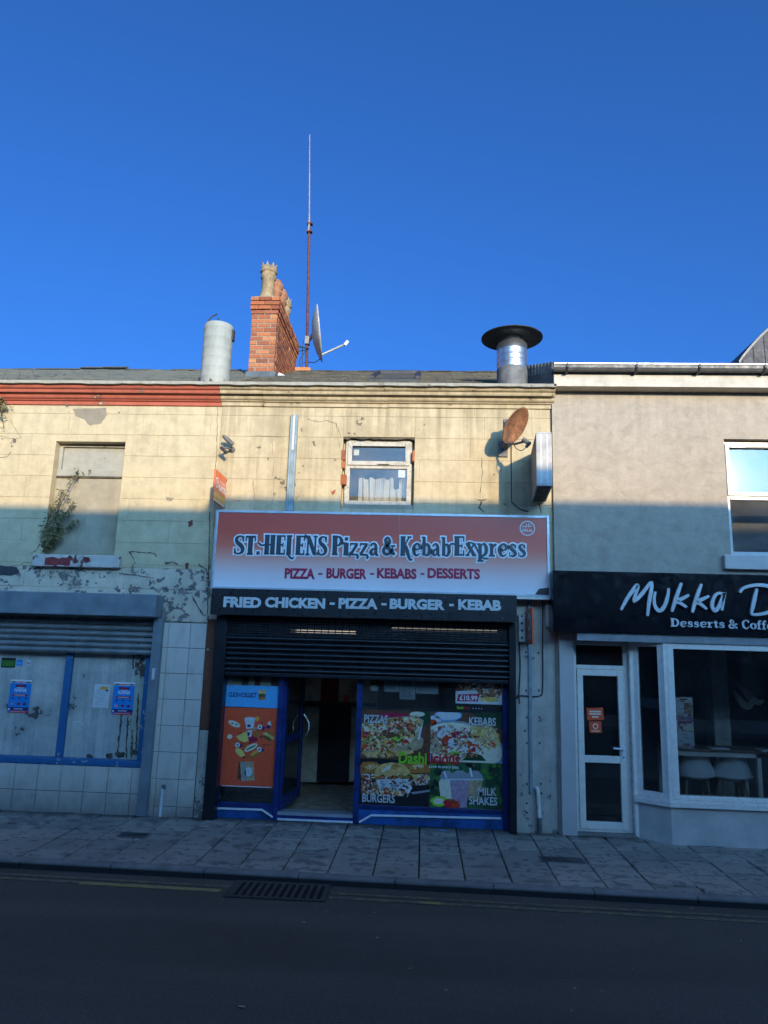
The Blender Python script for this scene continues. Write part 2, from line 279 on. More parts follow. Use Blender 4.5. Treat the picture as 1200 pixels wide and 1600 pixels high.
# ---------------------------------------------------------------- mesh collector
class MB:
    def __init__(s): s.v = []; s.f = []; s.mi = []; s.sm = []; s.mats = []; s.cur = 0; s.smooth = False
    def use(s, name):
        if name not in s.mats: s.mats.append(name)
        s.cur = s.mats.index(name); return s
    def add(s, vs, fs, smooth=None):
        o = len(s.v); s.v += [tuple(v) for v in vs]
        for f in fs: s.f.append([i+o for i in f]); s.mi.append(s.cur); s.sm.append(s.smooth if smooth is None else smooth)
    def box(s, x0, x1, y0, y1, z0, z1):
        s.add([(x, y, z) for x in (x0, x1) for y in (y0, y1) for z in (z0, z1)],
              [(0, 1, 3, 2), (4, 6, 7, 5), (0, 4, 5, 1), (2, 3, 7, 6), (0, 2, 6, 4), (1, 5, 7, 3)]); return s
    def cbox(s, x0, x1, y0, y1, z0, z1, c=.004):       # front (y0) edges chamfered
        v = [(x0+c, y0, z0+c), (x1-c, y0, z0+c), (x1-c, y0, z1-c), (x0+c, y0, z1-c), (x0, y0+c, z0), (x1, y0+c, z0), (x1, y0+c, z1), (x0, y0+c, z1), (x0, y1, z0), (x1, y1, z0), (x1, y1, z1), (x0, y1, z1)]
        f = [(0, 1, 2, 3)]
        for i in range(4):
            j = (i+1) % 4; f += [(i+4, j+4, j, i), (i+8, j+8, j+4, i+4)]
        s.add(v, f+[(11, 10, 9, 8)]); return s
    def prism(s, poly, y0, y1, ax='Y'):                # outline (a,b) extruded along an axis; Y: a=x b=z; X: a=y b=z; Z: a=x b=y
        n = len(poly); P = {'Y': lambda a, b, t: (a, t, b), 'X': lambda a, b, t: (t, a, b), 'Z': lambda a, b, t: (a, b, t)}[ax]
        v = [P(a, b, y0) for a, b in poly]+[P(a, b, y1) for a, b in poly]
        tris = geometry.tessellate_polygon([[Vector((a, b, 0)) for a, b in poly]])
        f = [tuple(q) for q in tris]+[tuple(i+n for i in reversed(q)) for q in tris]+[(i, (i+1) % n, (i+1) % n+n, i+n) for i in range(n)]
        s.add(v, f); return s
    def flat(s, poly, y):                              # printed shape: a flat face at depth y
        tris = geometry.tessellate_polygon([[Vector((a, b, 0)) for a, b in poly]])
        s.add([(a, y, b) for a, b in poly], [tuple(q) for q in tris]); return s
    def rect(s, x0, x1, z0, z1, y): s.add([(x0, y, z0), (x1, y, z0), (x1, y, z1), (x0, y, z1)], [(0, 1, 2, 3)]); return s
    def ell(s, cx, cz, rx, rz, y, rot=0, n=20, jit=0):
        p = []
        for i in range(n):
            a = i*2*math.pi/n; k = 1+random.uniform(-jit, jit); u, v = rx*math.cos(a)*k, rz*math.sin(a)*k
            p.append((cx+u*math.cos(rot)-v*math.sin(rot), cz+u*math.sin(rot)+v*math.cos(rot)))
        return s.flat(p, y)
    def tube(s, pts, r, n=8, caps=True):
        pts = [Vector(p) for p in pts]; rs = r if hasattr(r, '__len__') else [r]*len(pts)
        up = Vector((.3, .2, 1)).normalized(); v = []
        for i, p in enumerate(pts):
            d = (pts[min(i+1, len(pts)-1)]-pts[max(i-1, 0)]).normalized()
            if i == 0: a = d.cross(up); a = (a if a.length > .01 else d.cross(Vector((1, 0, 0)))).normalized()
            else: a = (a-d*a.dot(d)).normalized()
            b = d.cross(a)
            v += [p+(a*math.cos(t*2*math.pi/n)+b*math.sin(t*2*math.pi/n))*rs[i] for t in range(n)]
        f = [(i*n+j, i*n+(j+1) % n, (i+1)*n+(j+1) % n, (i+1)*n+j) for i in range(len(pts)-1) for j in range(n)]
        s.add(v, f, True)
        if caps: s.add(v[:n], [tuple(range(n))], False); s.add(v[-n:], [tuple(range(n))], False)
        return s
    def lathe(s, c, prof, n=28, smooth=True, tilt=None, caps=False):
        M_ = tilt or Matrix.Identity(3); c = Vector(c)
        v = [c+M_ @ Vector((r*math.cos(j*2*math.pi/n), r*math.sin(j*2*math.pi/n), z)) for r, z in prof for j in range(n)]
        s.add(v, [(i*n+j, i*n+(j+1) % n, (i+1)*n+(j+1) % n, (i+1)*n+j) for i in range(len(prof)-1) for j in range(n)], smooth)
        if caps: s.add(v[:n], [tuple(range(n))], False); s.add(v[-n:], [tuple(range(n))], False)
        return s
    def ribbon(s, pts, wd, y, th=.0):                  # stroke of a letter in the XZ plane, front face at y
        n = len(pts); ws = wd if hasattr(wd, '__len__') else [wd]*n; L = []; Rr = []
        for i in range(n):
            a = Vector(pts[max(i-1, 0)]); b = Vector(pts[min(i+1, n-1)]); d = (b-a); d = d.normalized() if d.length > 1e-9 else Vector((1, 0))
            q = Vector((-d.y, d.x))*ws[i]/2; p = Vector(pts[i]); L.append(p+q); Rr.append(p-q)
        v = [(p.x, y, p.y) for p in L]+[(p.x, y, p.y) for p in Rr]; f = [(i, i+n, i+n+1, i+1) for i in range(n-1)]
        if th:
            v += [(p.x, y+th, p.y) for p in L]+[(p.x, y+th, p.y) for p in Rr]
            f += [(i, i+1, i+1+2*n, i+2*n) for i in range(n-1)]+[(i+n, i+3*n, i+1+3*n, i+1+n) for i in range(n-1)]+[(0, 2*n, 3*n, n), (n-1, 2*n-1, 4*n-1, 3*n-1)]
        s.add(v, f); return s
    def build(s, name, mat=None, parent=None, loc=None, bevel=0, **props):
        me = bpy.data.meshes.new(name)
        O = Vector(parent['_o']) if parent is not None else Vector(loc or (0, 0, 0))
        me.from_pydata([(v[0]-O.x, v[1]-O.y, v[2]-O.z) for v in s.v], [], s.f)
        for nme in (s.mats or [mat]): me.materials.append(MATS[nme])
        if s.mats: me.polygons.foreach_set('material_index', s.mi)
        me.polygons.foreach_set('use_smooth', s.sm); me.update()
        o = bpy.data.objects.new(name, me); COL.objects.link(o)
        if parent is not None: o.parent = parent
        else: o.location = O
        o['_o'] = O[:]
        if bevel:
            b = o.modifiers.new('b', 'BEVEL'); b.width = bevel; b.segments = 2; b.limit_method = 'ANGLE'; b.harden_normals = False
        for k, v in props.items(): o[k] = v
        return o
def thing(name, loc, label=None, cat=None, group=None, kind=None):
    o = bpy.data.objects.new(name, None); COL.objects.link(o); o.location = loc; o.empty_display_size = .1; o['_o'] = tuple(loc)
    if label: o['label'] = label
    if cat: o['category'] = cat
    if group: o['group'] = group
    if kind: o['kind'] = kind
    return o
def tag(o, label, cat, group=None):
    o['label'] = label; o['category'] = cat
    if group: o['group'] = group
    return o
def piece(name, me_o, parent, loc):                    # one more piece sharing a mesh
    o = bpy.data.objects.new(name, me_o); COL.objects.link(o); o.parent = parent; o.location = loc; o['_o'] = parent['_o']; return o
def shell(m, x0, x1, z0, z1, holes, y0, y1):           # a slab of wall with rectangular openings, outer faces only
    xs = sorted({x0, x1, *[h[i] for h in holes for i in (0, 1) if x0 < h[i] < x1]}); zs = sorted({z0, z1, *[h[i] for h in holes for i in (2, 3) if z0 < h[i] < z1]})
    def solid(i, j):
        if not (0 <= i < len(xs)-1 and 0 <= j < len(zs)-1): return False
        cx, cz = (xs[i]+xs[i+1])/2, (zs[j]+zs[j+1])/2
        return not any(h[0] < cx < h[1] and h[2] < cz < h[3] for h in holes)
    for i in range(len(xs)-1):
        for j in range(len(zs)-1):
            if not solid(i, j): continue
            a, b, c, d = xs[i], xs[i+1], zs[j], zs[j+1]
            m.add([(a, y0, c), (b, y0, c), (b, y0, d), (a, y0, d), (a, y1, c), (b, y1, c), (b, y1, d), (a, y1, d)],
                  [(0, 1, 2, 3), (7, 6, 5, 4)]+([] if solid(i-1, j) else [(0, 3, 7, 4)])+([] if solid(i+1, j) else [(1, 5, 6, 2)])+([] if solid(i, j-1) else [(0, 4, 5, 1)])+([] if solid(i, j+1) else [(3, 2, 6, 7)]))
    return m
def grid(x0, x1, z0, z1, w, h, zo, xo=0, stagger=.5, holes=(), jw=0):   # rectangles of a bonded grid, cut round openings
    out = []; k = math.floor((z0-zo)/h); rr = random.Random(3)
    while zo+k*h < z1:
        a, b = max(z0, zo+k*h), min(z1, zo+(k+1)*h); x = x0-w+((xo+k*stagger*w) % w)
        while x < x1:
            ww = w*(1+rr.uniform(-jw, jw)); p, q = max(x0, x), min(x1, x+ww); x += ww
            if q-p < .02 or b-a < .02: continue
            rs = [(p, q, a, b)]
            for H in holes:
                nr = []
                for (e, f, g, i) in rs:
                    if H[0] >= f or H[1] <= e or H[2] >= i or H[3] <= g: nr.append((e, f, g, i)); continue
                    if e < H[0]: nr.append((e, H[0], g, i))
                    if H[1] < f: nr.append((H[1], f, g, i))
                    m0, m1 = max(e, H[0]), min(f, H[1])
                    if g < H[2]: nr.append((m0, m1, g, H[2]))
                    if H[3] < i: nr.append((m0, m1, H[3], i))
                rs = nr
            out += [r for r in rs if r[1]-r[0] > .025 and r[3]-r[2] > .02]
        k += 1
    return out
def pieces(name, rects, Y, depth, gap, mat, parent, cham=.003, jit=.0012):
    cache = {}; O = Vector(parent['_o'])
    for (a, b, c, d) in rects:
        key = (round(b-a, 3), round(d-c, 3))
        if key not in cache:
            m = MB(); m.cbox(gap/2, key[0]-gap/2, -depth, 0, gap/2, key[1]-gap/2, cham)
            me = bpy.data.meshes.new(name); me.from_pydata(m.v, [], m.f); me.materials.append(MATS[mat]); me.update(); cache[key] = me
        piece(name, cache[key], parent, Vector((a, Y-random.uniform(0, jit), c))-O)
def frame(m, x0, x1, z0, z1, wd, y0, y1, wb=None):
    wb = wb or wd
    m.box(x0, x0+wd, y0, y1, z0, z1); m.box(x1-wd, x1, y0, y1, z0, z1); m.box(x0+wd, x1-wd, y0+.002, y1, z0, z0+wb); m.box(x0+wd, x1-wd, y0+.002, y1, z1-wd, z1); return m
DG = None
def text(m, s, x0, x1, z0, z1, y, bold=.0, th=.0, shear=0, xf=None):  # built-in face, fitted to a box; y = front; xf maps (u, v, w)
    cu = bpy.data.curves.new('t', 'FONT'); cu.body = s; cu.offset = bold; cu.resolution_u = 3; cu.shear = shear
    o = bpy.data.objects.new('t', cu); COL.objects.link(o); bpy.context.view_layer.update()
    me = o.evaluated_get(bpy.context.evaluated_depsgraph_get()).to_mesh()
    vs = [(v.co.x, v.co.y) for v in me.vertices]; fs = [tuple(p.vertices) for p in me.polygons]
    ed = {}
    for f in fs:
        for i in range(len(f)):
            e = (f[i], f[(i+1) % len(f)]); k = (min(e), max(e)); ed.setdefault(k, []).append(e)
    rim = [v[0] for v in ed.values() if len(v) == 1]
    bpy.data.objects.remove(o); bpy.data.curves.remove(cu)
    if not vs: return m
    ax, bx = min(v[0] for v in vs), max(v[0] for v in vs); az, bz = min(v[1] for v in vs), max(v[1] for v in vs)
    P = [(x0+(u-ax)/(bx-ax)*(x1-x0), z0+(v-az)/(bz-az)*(z1-z0)) for u, v in vs]; n = len(P)
    xf = xf or (lambda a, b, c: (a, c, b))
    V = [xf(a, b, y) for a, b in P]
    if th: V += [xf(a, b, y+th) for a, b in P]; fs = fs+[(a, b, b+n, a+n) for a, b in rim]
    m.add(V, fs); return m
def crom(pts, k=6):                                    # smooth curve through points (any tuple length)
    P = [pts[0]]+list(pts)+[pts[-1]]; o = []
    for i in range(1, len(P)-2):
        for j in range(k):
            t = j/k; o.append(tuple(.5*((2*b)+(-a+c)*t+(2*a-5*b+4*c-d)*t*t+(-a+3*b-3*c+d)*t**3) for a, b, c, d in zip(P[i-1], P[i], P[i+1], P[i+2])))
    return o+[tuple(pts[-1])]
# slab-serif letters, strokes of (x, z, width)
T_, t_ = .25, .1
def _st(x, a=0, b=1, w=T_): return [(x, a, w), (x, b, w)]
def _ba(x0, x1, z, w=t_): return [(x0, z, w), (x1, z, w)]
def _c(*p): return crom(p, 5)
GL = {
 'S': (.56, [_c((.47, .7, .05), (.42, .92, .09), (.27, .96, .1), (.12, .84, .17), (.16, .64, .2), (.33, .5, .23), (.46, .33, .21), (.44, .13, .16), (.29, .04, .1), (.12, .07, .08), (.06, .3, .05)), _st(.49, .68, .98, .06), _st(.05, .02, .33, .06)]),
 'T': (.56, [_st(.28, .04, .95), _ba(.02, .54, .94, .12), _st(.04, .7, .97, .07), _st(.52, .7, .97, .07), _ba(.12, .44, .03)]),
 '.': (.24, [_ba(.03, .2, .09, .18)]),
 'H': (.68, [_st(.17), _st(.51), _ba(.1, .6, .5, .1), _ba(.02, .32, .03), _ba(.37, .67, .03), _ba(.02, .32, .97), _ba(.37, .67, .97)]),
 'E': (.58, [_st(.16), _ba(.02, .52, .96, .1), _ba(.02, .52, .04, .1), _ba(.2, .42, .5), _st(.51, .72, 1, .07), _st(.51, 0, .28, .07), _st(.42, .38, .62, .06)]),
 'L': (.52, [_st(.16), _ba(.02, .34, .97), _ba(.02, .3, .04), _c((.1, .02, .1), (.25, -.12, .12), (.4, -.2, .1), (.52, -.1, .04))]),
 'N': (.68, [_st(.12, 0, 1, .1), _st(.56, 0, 1, .1), [(.12, .98, .22), (.55, .04, .22)], _ba(.0, .25, .03), _ba(.0, .22, .97), _ba(.44, .68, .97)]),
 'P': (.6, [_st(.17), _c((.2, .95, .09), (.42, .93, .13), (.52, .74, .19), (.42, .53, .13), (.2, .5, .08)), _ba(.02, .34, .03), _ba(.02, .3, .97)]),
 'i': (.32, [_st(.16, 0, .64), _ba(.02, .2, .62), _ba(.02, .3, .03), _ba(.07, .25, .85, .18)]),
 'z': (.5, [_ba(.04, .44, .6, .1), [(.4, .58, .15), (.08, .06, .15)], _ba(.04, .46, .04, .1), _st(.05, .46, .64, .06), _c((.4, .04, .1), (.48, -.08, .1), (.4, -.18, .06))]),
 'a': (.54, [_st(.37, .06, .48, .18), _c((.08, .5, .1), (.16, .62, .09), (.3, .63, .12), (.38, .48, .17)), _c((.36, .36, .07), (.2, .33, .12), (.1, .2, .17), (.16, .05, .12), (.34, .1, .07)), _ba(.36, .52, .04)]),
 '&': (.8, [_c((.6, .5, .07), (.52, .2, .1), (.3, .03, .15), (.1, .12, .18), (.1, .34, .17), (.28, .5, .12), (.44, .68, .12), (.4, .9, .1), (.26, .95, .12), (.18, .8, .17), (.28, .55, .2), (.5, .22, .2), (.72, .03, .16)), _ba(.48, .74, .5)]),
 'K': (.68, [_st(.16), _ba(.02, .31, .03), _ba(.02, .31, .97), [(.2, .45, .08), (.52, .95, .09)], _c((.26, .55, .2), (.4, .3, .22), (.5, 0, .18), (.6, -.2, .13), (.75, -.2, .08)), _ba(.42, .66, .97)]),
 'e': (.52, [_c((.1, .34, .08), (.44, .36, .08), (.42, .55, .14), (.28, .64, .1), (.12, .5, .16), (.09, .3, .19), (.16, .08, .15), (.3, .02, .1), (.45, .14, .06))]),
 'b': (.56, [_st(.15, .02, 1, .18), _ba(.0, .18, .97), _c((.18, .5, .07), (.32, .64, .1), (.45, .48, .17), (.46, .2, .18), (.34, .03, .11), (.18, .08, .07))]),
 'x': (.56, [[(.1, .6, .19), (.44, .04, .19)], [(.44, .6, .09), (.1, .04, .09)], _ba(.0, .24, .61), _ba(.34, .54, .61), _ba(.0, .2, .03), _ba(.33, .56, .03)]),
 'p': (.58, [_st(.16, -.25, .62, .18), _ba(.0, .2, .61), _ba(.02, .34, -.25), _c((.18, .5, .07), (.34, .64, .1), (.47, .48, .17), (.47, .2, .18), (.34, .02, .11), (.18, .08, .07))]),
 'r': (.44, [_st(.15, 0, .62, .18), _ba(.0, .2, .61), _ba(.0, .32, .03), _c((.2, .42, .07), (.3, .6, .1), (.39, .56, .14))]),
 's': (.44, [_c((.36, .46, .06), (.3, .61, .08), (.2, .63, .09), (.1, .52, .14), (.16, .39, .16), (.3, .28, .17), (.36, .14, .14), (.24, .02, .09), (.1, .06, .07)), _st(.37, .42, .63, .05), _st(.06, .0, .22, .05)]),
 'D': (.68, [_st(.17), _c((.15, .96, .08), (.4, .93, .13), (.56, .7, .19), (.56, .3, .19), (.4, .07, .13), (.15, .04, .08)), _ba(.02, .2, .97), _ba(.02, .2, .03)]),
 't': (.36, [_st(.16, .05, .85, .17), _ba(.0, .33, .6), _c((.15, .1, .15), (.22, .02, .1), (.34, .08, .06))]),
 'C': (.6, [_c((.52, .7, .06), (.44, .93, .09), (.28, .96, .12), (.1, .74, .19), (.1, .3, .2), (.26, .04, .13), (.42, .06, .09), (.54, .28, .06)), _st(.54, .68, .98, .06)]),
 'o': (.54, [_c((.27, .63, .08), (.43, .5, .17), (.44, .2, .18), (.27, .02, .08), (.1, .2, .18), (.11, .5, .17), (.27, .63, .08))]),
 'f': (.36, [_st(.15, 0, .82, .17), _ba(.0, .32, .6), _ba(.0, .3, .03), _c((.15, .8, .16), (.24, .96, .1), (.36, .86, .12))]),
 ' ': (.3, []),
}
def slab_text(m, s, x0, x1, zb, zc, y, grow=0., th=.01, sp=.0):
    adv = []; x = 0
    for ch in s: adv.append(x); x += GL[ch][0]+sp
    sx = (x1-x0)/(x-sp); sz = zc-zb
    for ch, ox in zip(s, adv):
        for k, st in enumerate(GL[ch][1]):
            p = [(x0+(ox+a)*sx, zb+b*sz) for a, b, c in st]
            if grow:                                   # lengthen ends for the outline
                for e, q in ((0, 1), (-1, -2)):
                    d = Vector(p[e])-Vector(p[q]); d = d.normalized()*grow if d.length else Vector((0, 0)); p[e] = (p[e][0]+d.x, p[e][1]+d.y)
            m.ribbon(p, [c*(sx*.55+sz*.45)+2*grow for a, b, c in st], y-k*.0003, th)
    return m
def stroke(m, pts, wd, y, th=.01, k=6): m.ribbon(crom(pts, k), wd, y, th); return m
# ================================================================ GROUND
YW = 9.24                                             # line of the facades
RZ = .05                                              # the carriageway lies only a low kerb beneath the slabs
def kerb_y(x): return 7.125-.02*x                    # the kerb runs a little askew to the facades
rd = MB(); rd.add([(-120, -3.2, RZ), (120, -3.2, RZ), (120, kerb_y(120)+.05, RZ), (-120, kerb_y(-120)+.05, RZ)], [(0, 1, 2, 3)])
road = rd.build('road', 'asphalt', loc=(0, 0, RZ), kind='structure')
g = MB(); g.add([(-300, -300, -.05), (300, -300, -.05), (300, 300, -.05), (-300, 300, -.05)], [(0, 1, 2, 3)]); g.build('ground', 'dark_wall', loc=(0, 0, -.05), kind='structure')
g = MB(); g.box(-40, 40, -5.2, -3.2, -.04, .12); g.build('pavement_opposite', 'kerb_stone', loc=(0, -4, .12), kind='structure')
# yellow lines, broken at the drain, worn
def ystrip(x0, x1, off, wd, mat, taper=0):
    m = MB(); n = max(2, int((x1-x0)/.25)); xs = [x0+(x1-x0)*i/n for i in range(n+1)]
    top = [(x, kerb_y(x)-off+random.uniform(-.004, .004)) for x in xs]; bot = [(x, kerb_y(x)-off-wd+random.uniform(-.004, .004)) for x in xs]
    m.add([(x, y, RZ+.004) for x, y in top+bot], [(i, i+1, i+n+2, i+n+1) for i in range(n)])
    return m.build('yellow_line', mat, road)
dl, dr = fl(342, 1395, RZ)[0], fl(515, 1400, RZ)[0]
ystrip(-8, fl(125, 1380, RZ)[0], .27, .055, 'yellow_worn'); ystrip(fl(125, 1380, RZ)[0], dl, .27, .08, 'yellow_paint')
ystrip(-8, dl+.05, .165, .05, 'yellow_worn'); ystrip(dr, 9, .3, .055, 'yellow_worn'); ystrip(dr, 9, .19, .045, 'yellow_worn')
ystrip(fl(655, 1412, RZ)[0], fl(688, 1414, RZ)[0], .295, .065, 'yellow_paint').location.z = .002
# pavement: bed, slabs, kerb stones
pv = MB(); pv.add([(x, y, z) for z in (-.04, .075) for x, y in ((-60, kerb_y(-60)+.1), (60, kerb_y(60)+.1), (60, YW+.5), (-60, YW+.5))], [(0, 1, 2, 3), (4, 5, 6, 7), (0, 1, 5, 4), (1, 2, 6, 5), (2, 3, 7, 6), (3, 0, 4, 7)])
pave = pv.build('pavement', 'pit_black', loc=(0, 8.4, .1), kind='structure')
KW = .13; SW = .438; GP = .014; GY = .042
x = -16*.438; ci = 0
while x < 6.4:
    yb = YW+.25 if x > 1.5 else YW+.12
    ys = [yb]; r_ = random.Random(ci*7+1)
    y = YW-.02-(.22 if ci % 2 else .0)
    while y > kerb_y(x)+KW+.14:
        ys.append(y); y -= r_.choice([.34, .38, .42, .5]) if ci % 3 else .4
    ys.append(None)
    for a, b in zip(ys, ys[1:]):
        x0, x1 = x+GP/2, x+SW-GP/2; hi = .12+random.uniform(-.006, .005); tl = random.uniform(-.003, .003)
        p = [(x0, (b+GY/2) if b else kerb_y(x0)+KW+.02), (x1, (b+GY/2) if b else kerb_y(x1)+KW+.02), (x1, a-GY/2), (x0, a-GY/2)]
        c = .006; cx, cy = sum(q[0] for q in p)/4, sum(q[1] for q in p)/4
        t = [(px_+(c if px_ < cx else -c), py_+(c if py_ < cy else -c)) for px_, py_ in p]
        m = MB(); m.add([(u, v, hi+tl*(1 if u > cx else -1)) for u, v in t]+[(u, v, hi-c) for u, v in p]+[(u, v, .07) for u, v in p],
              [(0, 1, 2, 3)]+[(i+4, (i+1) % 4+4, (i+1) % 4, i) for i in range(4)]+[(i+8, (i+1) % 4+8, (i+1) % 4+4, i+4) for i in range(4)])
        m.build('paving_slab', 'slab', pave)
    x += SW; ci += 1
kx = -7.5; kerb = thing('kerb', (0, 7.5, 0), kind='structure')
while kx < 7:
    L = .91; a, b = kx+.004, kx+L-.004; dz = random.uniform(-.003, .003)
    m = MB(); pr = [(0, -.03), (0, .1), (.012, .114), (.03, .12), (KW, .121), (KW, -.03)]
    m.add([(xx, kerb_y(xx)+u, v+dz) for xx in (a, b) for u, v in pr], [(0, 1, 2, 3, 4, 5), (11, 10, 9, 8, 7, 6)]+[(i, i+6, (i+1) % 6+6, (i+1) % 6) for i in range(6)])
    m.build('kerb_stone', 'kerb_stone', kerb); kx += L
m = MB()
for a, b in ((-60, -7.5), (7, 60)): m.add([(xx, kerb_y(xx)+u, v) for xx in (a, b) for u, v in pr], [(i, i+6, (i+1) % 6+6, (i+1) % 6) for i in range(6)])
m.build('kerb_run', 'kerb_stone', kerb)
# drain grate
x0, y0 = fl(350, 1400, RZ); x1 = fl(512, 1400, RZ)[0]; yk = kerb_y((x0+x1)/2)
d = thing('drain_grate', ((x0+x1)/2, yk-.2, RZ), 'cast iron drain grate with slanting slots in the gutter by the kerb', 'drain grate')
gy0, gy1 = yk-.46, yk-.015
m = MB().use('pit_black'); m.box(x0, x1, gy0, gy1, RZ+.0045, RZ+.006); m.build('pit', parent=d)  # thin black sheet, its colour stands in for the shade of a pit
m = MB(); m.box(x0, x0+.05, gy0, gy1, RZ+.001, RZ+.016); m.box(x1-.05, x1, gy0, gy1, RZ+.001, RZ+.016); m.box(x0+.05, x1-.05, gy0, gy0+.03, RZ+.001, RZ+.0158); m.box(x0+.05, x1-.05, gy1-.05, gy1, RZ+.001, RZ+.0158); m.build('frame', 'iron', d, bevel=.003)
n = 12; st = (x1-x0-.1)/n
for i in range(n):
    m = MB(); xx = x0+.05+i*st; m.prism([(xx, gy0+.032), (xx+.03, gy0+.032), (xx+.03, gy1-.052), (xx+.0, gy1-.052)], RZ+.007, RZ+.0155, 'Z'); m.build('bar', 'iron', d)
m = MB(); a, b = fl(450, 1385)[0], 0
for i, (pxx, pyy, w_, h_, nm) in enumerate(((210, 1305, .17, .09, 'small dark iron cover in the slabs before the tiled shop pier'), (878, 1344, .23, .1, 'dark iron cover in the slabs before the pale cladding pillar'))):
    x, y = fl(pxx, pyy, .12); t = thing('access_cover', (x, y, .12), nm, 'iron cover', 'iron covers in the pavement')
    m = MB(); m.box(x-w_, x+w_, y-h_, y+h_, .118, .127); m.build('rim', 'steel_dull', t); m = MB(); m.box(x-w_+.02, x+w_-.02, y-h_+.02, y+h_-.02, .12, .1295); m.build('lid', 'black_metal', t)

# ================================================================ LEFT SHOP
XB = at(342, 700, YW)[0]; XR = at(863, 750, YW)[0]
ZE = 5.74; YE = 9.02; ZF = 5.47
L = thing('closed_shop', (-4.5, YW, .12), 'closed cream rendered shop with red cornice, peeling paint and boarded window', 'shop building')
wl = rc(77, 690, 187, 867, YW); zb = at(200, 887, YW)[1]
zs = at(120, 1193, YW)[1]; xt = at(246, 1100, YW)[0]; xp = at(315, 1100, YW)[0]; zt = at(285, 972, YW)[1]
xw = at(232, 1100, YW)[0]; zh = at(100, 945, YW)[1]
m = MB(); shell(m, -12, XB, .0, ZE, [wl, (-12.5, xw, zs, zh)], YW+.006, YW+.32); m.build('wall', 'cream_left', L)
BZ = at(400, 682, YW)[1]; BH = .3
rects = grid(-12, XB-.004, zb, ZF+.02, .95, BH, BZ, .3, .5, [wl], .12)
pieces('render_block', [r for r in rects if r[1] > -7], YW+.012, .012, .0025, 'cream_left', L)
m = MB().use('cream_band')
for r in grid(-12, at(331, 930, YW)[0], zt+.0, zb, 1.3, .5, zb-.28, 0, .5, [], .2): m.cbox(r[0]+.002, r[1]-.002, YW-.002+random.uniform(-.004, .004), YW+.1, r[2]+.002, r[3]-.002, .006)
m.build('peeling_band', parent=L)
m = MB(); p = [(-12, 0)]
x = -12; lo = []
while x < wl[0]-.25: lo.append((x, zb-.03+random.uniform(-.02, .025))); x += .09
m.prism([(-12, zb+.03)]+lo+[(wl[0]-.25, zb+.03)], YW-.016, YW+.02); m.build('render_edge', 'cream_left', L)
# cornice
def cornice(x0, x1, mat, par, dz=0):
    pr = [(YW+.1, ZF), (YW-.025, ZF), (YW-.025, ZF+.05), (YW-.05, ZF+.055)]
    for (y0, y1, a, b) in ((YW-.06, YW-.1, ZF+.07, ZF+.115), (YW-.11, YW-.15, ZF+.125, ZF+.17), (YW-.155, YW-.2, ZF+.18, ZF+.235)):
        for i in range(5):
            t = i/4*math.pi/2; pr.append((y0-(y0-y1)*math.sin(t), a+(b-a)*(1-math.cos(t))))
    pr += [(YE, ZF+.24), (YE, ZE-.035), (YW+.1, ZE-.035)]
    m = MB().use(mat); m.prism([(a, b+dz) for a, b in pr], x0, x1, 'X'); return m.build('cornice', parent=par)
def strip(x0, x1, mat, par):
    m = MB(); n = int((x1-x0)/.12); top = []; bot = []
    for i in range(n+1): xx = x0+(x1-x0)*i/n; bot.append((xx, ZE-.04+random.uniform(-.007, .004)))
    m.prism(bot+[(x1, ZE), (x0, ZE)], YE-.03, YE+.14); return m.build('eaves_strip', mat, par)
xc = -12
for xn in (-6.2, -4.6, XB-.003): cornice(xc+.0015, xn-.0015, 'cornice_red', L, random.uniform(-.004, .004)); xc = xn
strip(-12, XB-.002, 'pale_panel', L)
# blocked window
a0, a1, b0, b1 = wl
wz1, wz2 = at(140, 734, YW)[1], at(140, 740, YW)[1]
W = MB(); W.box(a0-.02, a1+.02, YW+.17, YW+.25, wz2, b1+.02); wnd = W.build('blocked_window', 'pale_panel', L)
m = MB(); m.box(a0, a1, YW+.11, YW+.17, wz2-.01, wz1+.03); m.build('transom', 'pale_panel', wnd, bevel=.006); m = MB(); m.box(a0, a1, YW+.105, YW+.16, wz2-.035, wz2-.012); m.build('dark_bar', 'old_brown', wnd)  # thin dark bar added to draw a line under the transom
m = MB(); m.box(a0, a0+.045, YW+.13, YW+.172, wz1+.03, b1); m.box(a1-.045, a1, YW+.13, YW+.172, wz1+.03, b1); m.box(a0+.045, a1-.045, YW+.13, YW+.172, b1-.04, b1); m.build('frame', 'pale_panel', wnd)
m = MB(); m.box(a0-.01, a1+.01, YW+.13, YW+.24, b0-.02, wz2-.012); m.build('infill', 'infill', wnd)
sx = rc(50, 867, 187, 886, YW-.08)
m = MB(); m.box(sx[0], sx[1], YW-.09, YW+.14, sx[2], sx[3]); m.build('sill', 'sill_paint', L, bevel=.012)
pm = MB(); rp = rc(70, 870, 110, 884, YW-.09); pl = [(rp[0]+(rp[1]-rp[0])*i/9, rp[2]+.02*random.random()) for i in range(10)]+[(rp[1]-(rp[1]-rp[0])*i/9, rp[3]-.03*random.random()) for i in range(10)]
pm.prism(pl, YW-.0915, YW-.085); pm.build('red_paint_patch', 'red_old', L)
def patch(name, pts, Y, mat, par, d=.002, jag=3):
    P = [at(a, b, Y) for a, b in pts]; o = []
    for i, p in enumerate(P):
        q = P[(i+1) % len(P)]
        for k in range(jag):
            t = k/jag; j = random.uniform(-.008, .008) if k else 0; o.append((p[0]+(q[0]-p[0])*t+j, p[1]+(q[1]-p[1])*t+j*.8))
    m = MB(); m.prism(o, Y-d, Y+.006); return m.build(name, mat, par)
YP = YW-.0005
patch('bare_patch', [(113, 639), (166, 637), (167, 649), (158, 662), (140, 665), (131, 655), (118, 650)], YP, 'bare_render', L)
patch('bare_patch', [(258, 776), (272, 778), (268, 783), (261, 782)], YP, 'bare_render', L)
